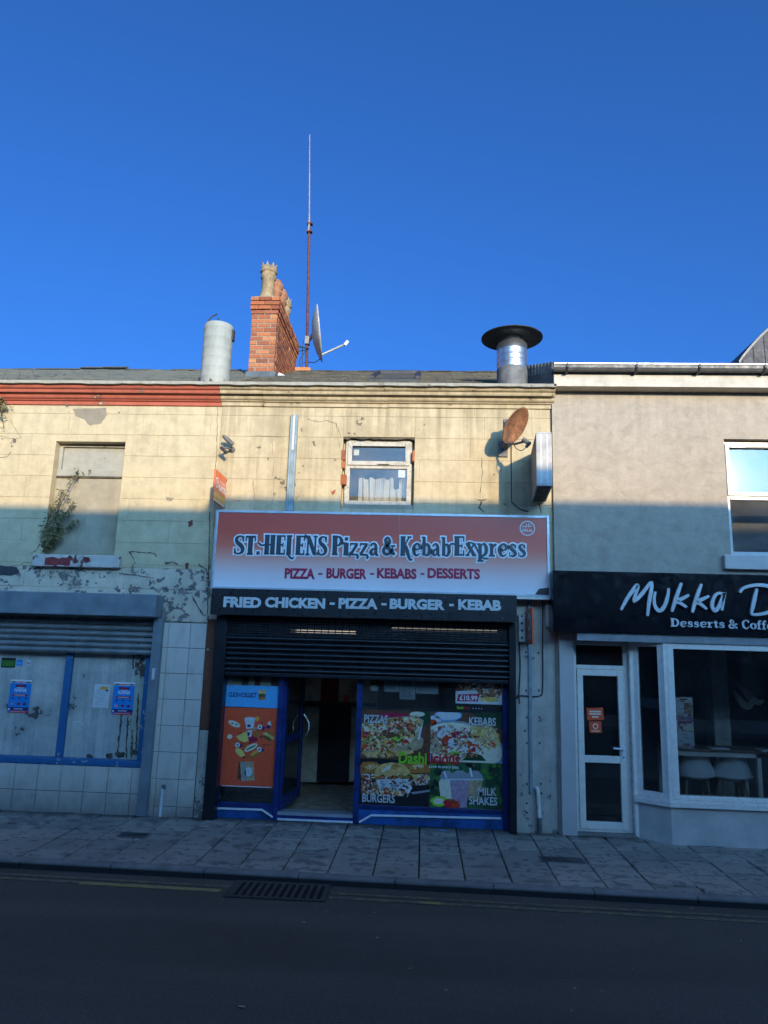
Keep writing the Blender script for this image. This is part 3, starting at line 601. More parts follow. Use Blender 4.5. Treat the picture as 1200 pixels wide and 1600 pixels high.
patch('bare_patch', [(293, 816), (301, 812), (302, 820), (295, 824)], YP, 'brown_paint', L)
patch('bare_patch', [(0, 883), (26, 886), (30, 893), (18, 899), (0, 898)], YW-.017, 'dark_wall', L)
patch('bare_patch', [(290, 880), (295, 880), (294, 890), (290, 889)], YP-.012, 'brown_paint', L)
def crack(pts, par, Y=YP, w_=.006):
    P = [at(a, b, Y) for a, b in pts]; o = []
    for p, q in zip(P, P[1:]):
        n = max(2, int(math.dist(p, q)/.03))
        for k in range(n): t = k/n; o.append((p[0]+(q[0]-p[0])*t+random.uniform(-.006, .006), p[1]+(q[1]-p[1])*t+random.uniform(-.006, .006)))
    o.append(P[-1]); m = MB(); m.ribbon(o, [w_*random.uniform(.4, 1.3) for _ in o], Y-.003, .002); return m.build('crack', 'old_brown', par)
crack([(5, 682), (20, 686), (33, 684)], L); crack([(16, 655), (20, 664), (33, 684)], L); crack([(0, 715), (12, 714), (18, 706)], L)
crack([(205, 866), (202, 862), (240, 864), (245, 870)], L, YP, .012); crack([(202, 862), (212, 880), (206, 884)], L, YP, .014); crack([(258, 880), (272, 878), (278, 882)], L, YP-.012, .014)
crack([(48, 866), (58, 858), (62, 850)], L, YP, .012); crack([(340, 625), (339, 700), (333, 780)], L, YP, .008)
crack([(328, 800), (326, 900), (324, 960)], L, YP-.014, .012); crack([(186, 895), (215, 899), (240, 903)], L, YP-.014, .008); crack([(300, 930), (310, 950), (318, 962)], L, YP-.014, .02); crack([(310, 882), (322, 890), (327, 905)], L, YP-.014, .02)
# tiles: stall riser and pier
TS = .303
m = MB(); m.box(-12, xw+.03, YW-.01, YW+.3, .1, zs-.02); m.build('stall_riser', 'mortar_dark', L)
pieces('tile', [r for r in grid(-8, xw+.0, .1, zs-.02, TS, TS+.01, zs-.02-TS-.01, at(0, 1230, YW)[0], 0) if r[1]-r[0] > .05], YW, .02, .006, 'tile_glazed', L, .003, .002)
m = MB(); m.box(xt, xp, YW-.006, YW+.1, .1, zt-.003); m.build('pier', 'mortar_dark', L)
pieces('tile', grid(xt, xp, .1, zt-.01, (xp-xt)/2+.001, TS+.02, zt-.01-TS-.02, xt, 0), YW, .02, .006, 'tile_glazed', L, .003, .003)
q = rc(315, 975, 331, 1140, YW)
m = MB(); m.box(xp+.003, at(332, 1100, YW)[0], YW-.03, YW+.1, q[2], zt+.05); m.build('pilaster', 'brown_paint', L, bevel=.01)
m = MB(); m.box(xp+.003, at(332, 1100, YW)[0], YW-.02, YW+.1, .1, q[2]-.003); m.build('pilaster_base', 'pier_white', L, bevel=.015)
# window boards and blue frame
V = MB(); V.box(-12, xw, YW+.13, YW+.18, zs, zh); bw = V.build('shop_window', 'dark_wall', L)
xm0, xm1 = at(88, 1110, YW+.08)[0], at(113, 1110, YW+.08)[0]; xm = (xm0+xm1)/2; xj = at(222, 1110, YW+.08)[0]; xpl = at(203, 1110, YW+.08)[0]
for a, b, mt_ in ((-12, xm-.03, 'board'), (xm+.03, xpl, 'board'), (xpl+.001, xj, 'board_peel')):
    m = MB(); m.box(a, b, YW+.105, YW+.128, zs+.05, zh); m.build('board', mt_, bw)
m = MB(); m.box(xm-.045, xm+.045, YW+.05, YW+.11, zs+.06, zh); m.build('mullion', 'blue_old', bw, bevel=.008)
m = MB(); m.box(xj, xw, YW+.05, YW+.12, zs+.06, zh); m.build('jamb', 'blue_old', bw)
m = MB(); m.box(-12, xw+.01, YW-.03, YW+.14, zs-.02, zs+.058); m.build('window_sill', 'blue_old', bw, bevel=.012)
for px_, py_, r_ in ((140, 1182, .04), (171, 1182, .05), (188, 1180, .06)):
    x, z = at(px_, py_, YW+.1); m = MB(); m.ell(x, z, r_*1.1, r_*.7, YW+.1045, jit=.3); m.build('rot_hole', 'old_brown', bw)
for pts in (((215, 1022), (214, 1045)), ((228, 1030), (226, 1060)), ((222, 1085), (218, 1180)), ((197, 1110), (190, 1175)), ((206, 1120), (203, 1185)), ((213, 1140), (211, 1185))):
    crack([(a-6, b) for a, b in pts], bw, YW+.104, .022)
m = MB(); stroke(m, [at(a, b, YW+.1) for a, b in ((112, 1128), (122, 1128), (131, 1133))], [.004]*13, YW+.1, .002); m.build('scratch', 'p_white', bw)
# roller shutter of the closed shop
sh = thing('roller_shutter', (-4.5, YW-.1, .12), 'grey metal roller shutter half raised over the boarded window', 'roller shutter', 'shop roller shutters')
bx = rc(-300, 922, 244, 957, YW-.28)
m = MB(); m.box(-12, bx[1], YW-.28, YW-.001, bx[2], bx[3]); m.build('headbox', 'grey_metal', sh, bevel=.012)
zsb = at(100, 1020, YW-.05)[1]; zst = bx[2]-.0; xs1 = at(236, 1050, YW-.07)[0]; pit = .075
z = zsb
k = 0
while z < zst-.0:
    m = MB(); pf = [(YW-.03-.02*math.sin(math.pi*i/6), z+.004+(pit-.01)*i/6) for i in range(7)]+[(YW-.02, z+pit-.006), (YW-.02, z+.004)]
    if z+pit > zst+.02: pf = [(a, min(b, zst-.002)) for a, b in pf]
    m.smooth = False; m.prism(pf, -12, xs1-.01, 'X'); m.build('slat', 'slat_metal', sh); z += pit; k += 1
gx = rc(233, 960, 250, 1278, YW-.1)
m = MB(); m.box(xs1-.012, xs1+.105, YW-.11, YW-.023, .125, bx[2]-.002); m.build('guide_rail', 'grey_metal', sh, bevel=.006)
m = MB(); xk, zk = at(240, 1053, YW-.11); m.box(xk-.018, xk+.018, YW-.125, YW-.108, zk-.07, zk+.07); m.build('lock', 'p_offwhite', sh, bevel=.004)
# posters and stickers
def poster(px0, py0, px1, py1, label):
    x0, x1, z0, z1 = rc(px0, py0, px1, py1, YW+.1); Y = YW+.1
    m = MB().use('p_posterblue'); m.box(x0, x1, Y, Y+.003, z0, z1); W_, H_ = x1-x0, z1-z0
    def X(u): return x0+u*W_
    def Z(v): return z0+v*H_
    m.use('p_white').rect(X(0), X(1), Z(.9), Z(1), Y-.0006); m.use('p_orange').ell(X(.5), Z(.93), W_*.3, H_*.018, Y-.001); m.use('p_brown').ell(X(.16), Z(.93), W_*.14, H_*.022, Y-.0012).ell(X(.86), Z(.93), W_*.14, H_*.022, Y-.0012)
    m.use('p_navy').flat([(X(.25), Z(.83)), (X(.3), Z(.77)), (X(.72), Z(.77)), (X(.78), Z(.83)), (X(.72), Z(.85)), (X(.3), Z(.85))], Y-.0008); m.use('p_red').rect(X(.33), X(.68), Z(.79), Z(.835), Y-.0012)
    text(m.use('p_white'), 'FUNFAIR', X(.22), X(.8), Z(.63), Z(.73), Y-.0012, .03, shear=.2); text(m, '-----', X(.33), X(.7), Z(.745), Z(.765), Y-.0014, .05)
    m.use('p_crimson').flat([(X(.12), Z(.52)), (X(.2), Z(.575)), (X(.8), Z(.575)), (X(.9), Z(.52)), (X(.8), Z(.5)), (X(.2), Z(.5))], Y-.0008); m.use('p_offwhite').rect(X(.24), X(.76), Z(.525), Z(.55), Y-.0014)
    for u in (.14, .45, .78): m.use('p_navy').rect(X(u), X(u+.1), Z(.42), Z(.46), Y-.0008)
    for u, c in ((.2, 'p_mauve'), (.5, 'p_crimson'), (.78, 'p_violet')): m.use(c).ell(X(u), Z(.27), W_*.08, H_*.045, Y-.0008, jit=.3)
    m.use('p_navy').rect(X(0), X(1), Z(.08), Z(.17), Y-.0007); m.use('p_red').rect(X(.1), X(1), Z(0), Z(.07), Y-.0007); m.use('p_white').rect(X(.3), X(.72), Z(.11), Z(.13), Y-.001); m.rect(X(.15), X(.9), Z(.03), Z(.04), Y-.001); m.ell(X(.08), Z(.11), W_*.04, H_*.03, Y-.0012)
    return tag(m.build('funfair_poster', loc=((x0+x1)/2, Y, z0)), label, 'poster', 'blue funfair posters on the boarded window')
poster(14, 1062, 47, 1114, 'blue funfair poster on the left board, under the small green sticker')
poster(176, 1066, 209, 1117, 'blue funfair poster beside the white notice on the right board')
x0, x1, z0, z1 = rc(146, 1069, 171, 1106, YW+.1); m = MB().use('p_offwhite'); m.box(x0, x1, YW+.1, YW+.103, z0, z1)
for i in range(7): m.use('p_greyprint').rect(x0+.03, x1-.03-random.random()*.05, z0+.04+i*.03, z0+.044+i*.03, YW+.0992)
m.use('p_amber').rect(x1-.13, x1-.03, z1-.07, z1-.03, YW+.099); m.use('p_navy').ell(x1-.04, z1-.08, .02, .012, YW+.0985)
tag(m.build('paper_notice', loc=(x0, YW+.1, z0)), 'white paper notice taped on the right board of the closed shop', 'notice')
for (a, b, c, d_, bc, ic, nm) in ((2, 1028, 24, 1043, 'p_black', 'p_leafgreen', 'small green sticker with black border at the top of the left board'), (26, 1031, 35, 1040, 'p_posterblue', 'p_skyblue', 'small blue square sticker next to the green sticker'), (41, 1031, 48, 1040, 'p_offwhite', 'p_mauve', 'tiny white sticker with pink print right of the blue sticker')):
    x0, x1, z0, z1 = rc(a, b, c, d_, YW+.1); m = MB().use(bc); m.box(x0, x1, YW+.1, YW+.103, z0, z1); m.use(ic).rect(x0+.015, x1-.01, z0+.015, z1-.03, YW+.0992); tag(m.build('window_sticker', loc=(x0, YW+.1, z0)), nm, 'sticker', 'stickers on the left board')
# stub pipe on the pier
x, z = at(254, 1230, YW-.03); p_ = thing('waste_pipe', (x, YW-.03, .12), 'short white waste pipe stub low on the tiled pier', 'pipe')
m = MB(); m.tube([(x, YW-.035, .12), (x, YW-.035, z)], .022, 10); m.build('pipe', 'p_offwhite', p_); m = MB(); m.tube([(x-.005, YW-.035, z+.0), (x+.035, YW-.035, z+.01)], .026, 10); m.build('elbow', 'steel_dull', p_)
m = MB()
# weeds
def weed(name, base, tips, nleaf, label, ysp=.1, ls=.055, seed=1):
    rr = random.Random(seed); o = thing(name, base, label, 'weed'); sm_, fm = MB(), MB(); B = Vector(base)
    for tp in tips:
        tp = Vector(tp); mid = (B+tp)/2+Vector((rr.uniform(-.05, .05), -rr.uniform(0, .05), .03)); pts = [tuple(B)]+[tuple(mid), tuple(tp)]; c = crom(pts, 6)
        sm_.tube(c, [.008*(1-i/len(c))+.002 for i in range(len(c))], 5)
        for k in range(nleaf):
            t = rr.random()**.7; p = Vector(c[min(len(c)-1, int(t*len(c)))])+Vector((rr.gauss(0, .02), rr.gauss(-.02, .03)*ysp*6, rr.gauss(0, .02)))
            a = Vector((rr.uniform(-1, 1), rr.uniform(-.8, .3), rr.uniform(-1.1, .45))).normalized(); sd = a.cross(Vector((rr.uniform(-1, 1), rr.uniform(-1, 1), rr.uniform(-1, 1)))).normalized(); Ls = ls*rr.uniform(.6, 1.5); ww = Ls*.14
            q = p+a*Ls*.5; e = p+a*Ls+Vector((0, 0, -.01)); fm.add([p, q+sd*ww, e, q-sd*ww], [(0, 1, 2), (0, 2, 3)])
    sm_.build('stem', 'old_brown', o); fm.build('foliage', 'leaf', o, kind='stuff'); return o
wy = YW+.04
def P3(a, b, Y): x, z = at(a, b, Y); return (x, Y, z)
weed('window_weed', P3(74, 862, wy+.02), [P3(122, 738, wy), P3(98, 765, wy), P3(84, 790, wy), P3(114, 785, wy), P3(100, 800, wy-.03), P3(70, 828, wy-.06), P3(92, 820, wy), P3(84, 835, wy-.05), P3(118, 815, wy+.02), P3(90, 840, wy), P3(78, 845, wy)], 70, 'leggy green weed growing up from the peeling window sill', ls=.062)
weed('cornice_weed', P3(-4, 622, YW-.03), [P3(4, 650, YW-.05), P3(8, 640, YW-.06), P3(-2, 690, YW-.04), P3(6, 668, YW-.05), P3(10, 632, YW-.1)], 24, 'green weed hanging below the red cornice at the far left', ls=.06, seed=5)

# ================================================================ PIZZA SHOP
P = thing('pizza_shop', (-.5, YW, .12), 'cream rendered takeaway shop between the closed shop and the grey cafe', 'shop building')
wu = rc(534, 683, 647, 795, YW); wu = (wu[0], wu[1], wu[2], wu[3])
xo0, xo1 = at(343, 1150, YW)[0], at(797, 1150, YW)[0]; zo = at(570, 955, YW)[1]
m = MB(); shell(m, XB, XR+.04, .0, ZE, [wu, (xo0, xo1, -.1, zo)], YW+.006, YW+.3); m.build('wall', 'cream_mid', P)
zlow = at(600, 812, YW)[1]
rects = grid(XB+.004, XR, zlow, ZF+.02, 1.05, BH, BZ, .55, .5, [wu], .15)
pieces('render_block', rects, YW+.012, .012, .0025, 'cream_mid', P)
xj_ = at(408, 615, YE)[0]
cornice(XB+.0, xj_-.002, 'cornice_cream', P, .006); cornice(xj_+.002, at(606, 615, YE)[0], 'cornice_cream', P); cornice(at(606, 615, YE)[0]+.003, XR+.03, 'cornice_cream', P, .003); strip(XB, XR+.03, 'pale_panel', P)
crack([(480, 655), (497, 659), (512, 657), (525, 662), (533, 683)], P); crack([(412, 625), (416, 632)], P, YP, .012); crack([(425, 690), (428, 720), (426, 745)], P, YP, .004); crack([(395, 750), (398, 782)], P)
crack([(400, 681), (440, 683)], P); crack([(525, 660), (531, 700)], P, YP, .004); crack([(606, 618), (607, 634)], P, YP, .012)
crack([(745, 780), (752, 782), (760, 780)], P, YP, .012); crack([(752, 784), (749, 793), (756, 800)], P, YP, .03); crack([(752, 715), (754, 740), (750, 770)], P, YP, .008)
patch('bare_patch', [(517, 769), (524, 765), (523, 771), (519, 774)], YP, 'brick', P); patch('bare_patch', [(367, 781), (375, 782), (374, 784)], YP, 'bare_render', P)
# upper window
a0, a1, b0, b1 = wu; U0, U1 = at(539, 740, YW+.08)[0], at(643, 740, YW+.08)[0]; UZ0, UZ1 = at(590, 790, YW+.08)[1], at(590, 688, YW+.08)[1]; UT = at(590, 729, YW+.08)[1]
m = MB(); shell(m, a0-.1, a1+.1, b0-.1, b1+.1, [(U0+.03, U1-.03, UZ0+.03, UZ1-.03)], YW+.13, YW+.2); m.build('reveal', 'cream_mid', P)
F = MB(); frame(F, U0, U1, UZ0, UZ1, .065, YW+.075, YW+.135); F.box(U0+.065, U1-.065, YW+.077, YW+.133, UT-.03, UT+.03); uw = F.build('upper_window', 'upvc_dirty', P, bevel=.006)
m = MB(); frame(m, U0+.03, U1-.03, UT+.012, UZ1-.03, .06, YW+.055, YW+.074); m.build('casement', 'upvc_dirty', uw, bevel=.006)
m = MB(); m.box(U0+.06, U1-.06, YW+.1, YW+.104, UT+.03, UZ1-.06); m.build('pane', 'glass_up', uw)
m = MB(); m.box(U0+.06, U1-.06, YW+.1, YW+.104, UZ0+.06, UT-.03); m.build('pane', 'glass_up', uw)
c = MB(); x, z = at(600, 729, YW+.05); c.box(x-.09, x+.07, YW+.045, YW+.055, UT+.018, UT+.03); c.build('handle', 'old_brown', uw)
# curtains behind the glass
c = MB(); n = 90; cx0, cx1 = at(560, 760, YW+.2)[0], at(634, 760, YW+.2)[0]; czt = at(590, 747, YW+.2)[1]; czb = UZ0
v = []
for i in range(n+1):
    u = i/n; xx = cx0+(cx1-cx0)*u; yy = YW+.23+.025*math.sin(u*43)+.012*math.sin(u*97+1); top = czt+.012*math.sin(u*29)-(.14 if .74 < u < .86 else 0)
    v += [(xx+.02*math.sin(u*9), yy, czb), (xx, yy, top)]
c.add(v, [(2*i, 2*i+2, 2*i+3, 2*i+1) for i in range(n)], True); c.build('curtain', 'curtain', uw)
m = MB(); x, z = at(628, 740, YW+.11); m.box(x-.05, x+.045, YW+.108, YW+.11, z-.055, z+.05); m.build('paper_label', 'p_white', uw)
m = MB(); x, z = at(557, 707, YW+.11); m.box(x-.035, x+.035, YW+.108, YW+.11, z-.04, z+.04); m.build('sticker', 'p_cream', uw)
m = MB(); m.box(U0-.4, U1+.4, YW+1.6, YW+1.65, UZ0-.3, UZ1+.4); m.box(U0-.42, U0-.4, YW+.3, YW+1.6, UZ0-.3, UZ1+.4); m.box(U1+.4, U1+.42, YW+.3, YW+1.6, UZ0-.3, UZ1+.4); m.box(U0-.4, U1+.4, YW+.3, YW+1.6, UZ0-.32, UZ0-.3); m.box(U0-.4, U1+.4, YW+.3, YW+1.6, UZ1+.4, UZ1+.42); m.build('room_behind', 'interior', P)
for a, b, c_, d_ in ((533, 703, 539, 719), (533, 720, 539, 731), (532, 741, 541, 757), (644, 704, 648, 721)):
    r4 = rc(a, b, c_, d_, YW-.0); m = MB(); m.box(r4[0], r4[1], YW-.006, YW+.07, r4[2], r4[3]); m.build('brick', 'brick', P, bevel=.008)
m = MB(); lo = [(a0+(a1-a0)*i/16, b1-.01-random.random()*.03) for i in range(17)]; m.prism(lo+[(a1, b1+.02), (a0, b1+.02)], YW+.015, YW+.12); m.build('lintel', 'old_brown', P)
m = MB(); r4 = rc(536, 790, 645, 799, YW+.02); m.box(r4[0], r4[1], YW+.0, YW+.13, b0-.02, UZ0-.003); m.build('sill', 'infill', P)
# trunking
tr = rc(452, 648, 465, 798, YW-.03); x0, x1 = at(452.5, 720, YW)[0], at(462.5, 720, YW)[0]
T1 = thing('cable_trunking', ((x0+x1)/2, YW, tr[2]), 'blue grey vertical metal channel on the cream wall above the red sign', 'trunking')
m = MB(); m.box(x0, x1, YW-.022, YW-.006, tr[2], tr[3]-.01); m.build('backplate', 'p_offwhite', T1)
for a, b in ((x0-.004, x0+.024), (x1-.024, x1+.004)): m = MB(); m.box(a, b, YW-.06, YW-.004, tr[2], tr[3]); m.build('flange', 'grey_plastic', T1)
m = MB(); m.box(x0+.025, x1-.025, YW-.045, YW-.023, tr[2], tr[3]-.5); m.build('cover', 'grey_plastic', T1)
# broken security camera
sc = P3(356, 703, YW); C = thing('security_camera', sc, 'broken grey security camera on a bent arm on the cream wall', 'camera')
m = MB(); m.lathe((sc[0]+.06, YW, sc[2]+.0), [(.001, .03), (.035, .03), (.045, 0)], 14, True, Matrix.Rotation(R(90), 3, 'X')); m.build('base', 'steel_dull', C)
m = MB(); m.tube([(sc[0]+.06, YW-.03, sc[2]), (sc[0]+.02, YW-.16, sc[2]-.01), (sc[0]-.03, YW-.2, sc[2]-.05)], .016, 8); m.build('arm', 'steel_dull', C)
m = MB(); m.tube([(sc[0]+.1, YW-.12, sc[2]+.04), (sc[0]+.03, YW-.14, sc[2]+.1), (sc[0]-.02, YW-.2, sc[2]+.14)], [.03, .034, .02], 10); m.build('hood', 'steel_dull', C)
m = MB(); m.tube([(sc[0]-.04, YW-.2, sc[2]-.02), (sc[0]+.05, YW-.2, sc[2]-.1)], .022, 10); m.build('lens_tube', 'rod_dark', C)
# projecting takeaway signs (seen edge on)
def blade(pxw, py0, py1, out, side, name, label, grp, flip):
    # sheet of steel standing out from the wall, print on the face turned to the shop centre
    x, zt_ = at(pxw, py0, YW); zb_ = at(pxw, py1, YW)[1]; H_ = zt_-zb_; o = thing(name, (x, YW, zb_), label, 'projecting sign', grp)
    y1, y0 = YW-.04, YW-out; th = .02
    m = MB(); m.box(x-th/2, x+th/2, y0, y1, zb_, zt_); m.build('panel', 'p_sign_orange', o, bevel=.003)
    for z in (zb_+.06*H_, zt_-.06*H_): m = MB(); m.box(x-.01, x+.01, y1, YW, z-.015, z+.015); m.build('bracket', 'steel_dull', o)
    fx = x+side*(th/2)
    def xf(u, v, d): return (fx+side*(.001+d), (y0+u*(y1-y0)) if flip else (y1-u*(y1-y0)), zb_+v*H_)
    m = MB()
    def quad(u0, u1, v0, v1, c, d=0): m.use(c); m.add([xf(u0, v0, d), xf(u1, v0, d), xf(u1, v1, d), xf(u0, v1, d)], [(0, 1, 2, 3)])
    return o, m, xf, quad
o, m, xf, quad = blade(354, 748, 795, .55, 1, 'eats_sign', 'small orange EATS sign jutting from the wall above the left end of the red fascia', 'orange EATS signs', True)
quad(0, 1, .1, .3, 'p_amber'); quad(0, 1, .02, .08, 'p_cream', .0005); quad(0, 1, .2, .23, 'p_yellow', .0005)
m.use('p_white'); m.add([xf(.2+.14*math.cos(i*.314), .62+.17*math.sin(i*.314), .0006) for i in range(20)], [tuple(range(20))]); m.use('p_sign_orange'); m.add([xf(.2+.1*math.cos(i*.314), .62+.12*math.sin(i*.314), .0012) for i in range(20)], [tuple(range(20))]); m.use('p_white'); m.add([xf(.2+.035*math.cos(i*1.05), .62+.08*math.sin(i*1.05), .0018) for i in range(6)], [tuple(range(6))])
text(m, 'ST HELENS', .42, .9, .66, .75, .0006, .02, xf=xf); text(m, 'EATS', .38, .94, .42, .62, .0006, .05, xf=xf); m.build('print', parent=o)
o, m, xf, quad = blade(823, 953, 1007, .5, -1, 'eats_sign', 'narrow orange EATS sign jutting from the white pier by the cables', 'orange EATS signs', False)
m.use('p_white'); m.add([xf(.5+.3*math.cos(i*.314), .62+.25*math.sin(i*.314), .0006) for i in range(20)], [tuple(range(20))]); m.use('p_sign_orange'); m.add([xf(.5+.2*math.cos(i*.314), .6+.13*math.sin(i*.314), .0012) for i in range(20)], [tuple(range(20))])
text(m.use('p_white'), 'EATS', .2, .85, .14, .27, .0006, .04, xf=xf); m.build('print', parent=o)
# red fascia sign
YS = YW-.2
fx0, fx1, fz0, fz1 = rc(333, 801, 859, 927, YS)
lo_, hi_ = fz0+.04, fz1-.1
t = SG; k_ = t.rng(SGZ, lo_, hi_); n_ = t.noise(1.2, 4)
t.done(t.mix(.12, t.ramp(k_, [(0, (.82, .78, .8)), (.18, (.8, .64, .62)), (.42, (.78, .34, .26)), (.6, (.72, .15, .09)), (.8, (.64, .09, .05)), (1, (.57, .075, .045))]), t.ramp(n_, [(.3, .4), (.7, 1.)]), 'MULTIPLY'), .32)
F = thing('fascia_sign', ((fx0+fx1)/2, YS, fz0), 'red and white St. Helens Pizza and Kebab Express sign above the takeaway', 'shop sign')
m = MB(); m.box(fx0+.03, fx1-.03, YS+.01, YW-.003, fz0+.03, fz1-.03); m.build('tray', 'alu', F)
m = MB(); frame(m, fx0, fx1, fz0, fz1, .035, YS-.012, YW-.004); m.build('frame', 'alu', F, bevel=.004)
xs_ = at(622, 880, YS)[0]
for a, b in ((fx0+.035, xs_-.001), (xs_+.001, fx1-.035)): m = MB(); m.box(a, b, YS, YS+.01, fz0+.035, fz1-.035); m.build('panel', 'sign_gradient', F)
def words(mat, grow, y, name):
    m = MB().use(mat)
    for s_, a, b, bl, cp in (('ST.', 365, 407, 866, 837), ('HELENS', 412, 511, 866, 837), ('Pizza', 518, 592, 867, 838), ('&', 597, 619, 867, 839), ('Kebab', 625, 704, 868, 839), ('Express', 709, 822, 868, 839)):
        X0, zb_ = at(a, bl, YS); X1 = at(b, bl, YS)[0]; zc_ = at((a+b)/2, cp, YS)[1]; slab_text(m, s_, X0, X1, zb_, zc_, y, grow, .004, .03)
    for sw in ([(404, 848), (409, 852), (416, 851)], [(700, 858), (705, 850), (711, 851)], [(730, 848), (740, 850), (748, 864), (754, 872), (762, 873)]):
        pts = [at(a, b, YS) for a, b in sw]; stroke(m, pts, [(.024+2*grow)]*(len(pts)*6-5), y-.0025, .002)
    return m.build(name, parent=F)
words('p_white', .018, YS-.006, 'lettering_outline'); words('p_slate', 0, YS-.012, 'lettering')
m = MB().use('p_crimson')
for s_, a, b in (('PIZZA', 445, 492), ('-', 497, 504), ('BURGER', 510, 573), ('-', 578, 585), ('KEBABS', 589, 651), ('-', 657, 663), ('DESSERTS', 668, 750)):
    x0, x1 = at(a, 896, YS)[0], at(b, 896, YS)[0]; zb_, zt_ = at((a+b)/2, 904.5 if s_ != '-' else 898, YS)[1], at((a+b)/2, 888 if s_ != '-' else 895.5, YS)[1]
    text(m, s_, x0, x1, zb_, zt_, YS-.004, .045, .003)
m.build('subtitle', parent=F)
hx, hz = at(824, 825.5, YS); m = MB().use('p_offwhite'); hr = .098
m.add([(hx+r_*math.cos(i*.2618), YS-.003, hz+r_*math.sin(i*.2618)) for r_ in (hr, hr*.86) for i in range(24)], [(i, (i+1) % 24, (i+1) % 24+24, i+24) for i in range(24)])
text(m, 'HALAL', hx-.066, hx+.066, hz-.045, hz-.005, YS-.003, .03)
for pts in ([(-.06, .01), (-.055, .03), (-.03, .018), (-.01, .02)], [(-.01, .06), (-.012, .03), (-.03, .025)], [(.0, .02), (.02, .02), (.04, .03), (.05, .022)], [(.018, .062), (.015, .03), (.03, .02)], [(.03, .05), (.045, .045)]):
    stroke(m, [(hx+a, hz+b) for a, b in pts], [.008]*(len(pts)*6-5), YS-.003, 0)
m.build('halal_emblem', parent=F)
m = MB().use('black_board'); m.flat([at(a, b, YS-.014) for a, b in ((836, 929), (842, 920), (858, 918), (858, 930))], YS-.014); m.build('broken_corner', parent=F)
lf = rc(806, 929, 858, 934, YS); m = MB(); m.box(lf[0]+.01, fx1-.01, YS-.02, YS+.05, fz0-.03, fz0-.002); m.build('trim', 'white_paint', F)
# roller shutter with the black lettered headbox
YH = YW-.3
k0, k1, kz0, kz1 = rc(330, 922, 807, 965.5, YH)
Q = thing('roller_shutter', ((k0+k1)/2, YH, .12), 'black roller shutter half raised, white words on its headbox', 'roller shutter', 'shop roller shutters')
m = MB(); m.box(k0, k1, YH+.006, YW-.002, kz0, min(kz1, fz0-.004)); m.build('headbox', 'black_board', Q)
m = MB(); m.box(k0-.004, k1+.004, YH, YH+.005, kz0-.004, min(kz1, fz0-.004)+.01); hb = m.build('sign_board', 'black_board', Q)
m = MB().use('p_offwhite')
for s_, a, b in (('FRIED', 349, 408), ('CHICKEN', 414, 508), ('-', 515, 523), ('PIZZA', 529, 590), ('-', 596, 604), ('BURGER', 609, 695), ('-', 702, 709), ('KEBAB', 716, 783)):
    md = (a+b)/2; yb_ = 949+(md-350)*.0115; h_ = 16.5
    x0, x1 = at(a, 945, YH)[0], at(b, 945, YH)[0]; zb_, zt_ = (at(md, yb_, YH)[1], at(md, yb_-h_, YH)[1]) if s_ != '-' else (at(md, yb_-6, YH)[1], at(md, yb_-9.5, YH)[1])
    text(m, s_, x0, x1, zb_, zt_, YH-.003, .05, .003)
m.build('lettering', parent=hb)
m = MB()
for a in (343, 455, 575, 695, 785):
    for b in (929, 961): x, z = at(a, b+(a-343)*.012, YH); m.lathe((x, YH-.003, z), [(.004, 0), (.004, .003)], 6, False, Matrix.Rotation(R(90), 3, 'X'), True)
m.build('rivets', 'alu', hb, kind='stuff')
YG = YW-.08
g0, g1 = at(345, 1150, YG)[0], at(795, 1150, YG)[0]
for a, b in ((at(327, 1150, YG)[0], g0), (g1, at(806, 1150, YG)[0])): m = MB(); m.box(a, b, YG-.06, YW-.004 if a < 0 else YW-.01, .125, kz0-.006); m.build('guide_rail', 'black_metal', Q, bevel=.006)
zb_ = at(570, 1056, YG)[1]; ztop = at(570, 999, YG)[1]; z = zb_; pit = .066
m = MB(); m.box(g0, g1, YG-.03, YG+.03, zb_-.045, zb_); m.build('bottom_rail', 'black_metal', Q, bevel=.006)
while z < ztop-.02:
    m = MB(); pf = [(YG-.022*math.sin(math.pi*i/6), z+.003+(pit-.008)*i/6) for i in range(7)]+[(YG+.012, z+pit-.005), (YG+.012, z+.004)]; m.prism(pf, g0, g1, 'X'); m.build('slat', 'black_metal', Q); z += pit
while z < kz0-.01:                                     # open vision slats near the top
    m = MB(); m.box(g0, g1, YG-.006, YG+.004, z, z+.019); m.build('vision_slat', 'black_metal', Q); z += .03
m = MB()
for i in range(40): x = g0+(g1-g0)*(i+.5)/40; m.box(x-.006, x+.006, YG-.003, YG+.003, ztop, kz0)
m.build('vision_links', 'black_metal', Q, kind='stuff')
# shopfront
YF = YW+.06
SF = MB()
def zf(y, x=570): return at(x, y, YF)[1]
pL0, pL1 = at(337, 1150, YF)[0], at(349, 1150, YF)[0]
dA0, dA1 = at(431, 1170, YF)[0], at(439.5, 1170, YF)[0]; dB0, dB1 = at(555, 1170, YF)[0], at(564, 1170, YF)[0]; pR0, pR1 = at(785, 1150, YF)[0], at(797, 1150, YF)[0]
zr = zf(1262); ztp = kz0+.1
fr = thing('shopfront', ((pL0+pR1)/2, YF, .12), 'royal blue shopfront frame of the takeaway with open door', 'shopfront')
for a, b in ((pL0, pL1), (dA0, dA1), (dB0, dB1), (pR0, pR1)): m = MB(); m.box(a, b, YF-.04, YF+.05, .12, ztp); m.build('post', 'blue_frame', fr, bevel=.005)
zla = zf(1254, 390); zlb = zf(1268, 680)
m = MB(); m.box(pL1, dA0, YF-.03, YF+.04, zla-.08, zla); m.build('rail', 'blue_frame', fr, bevel=.004)
m = MB(); m.box(dB1, pR0, YF-.03, YF+.04, zlb-.0, zlb+.05); m.build('rail', 'blue_frame', fr, bevel=.004)
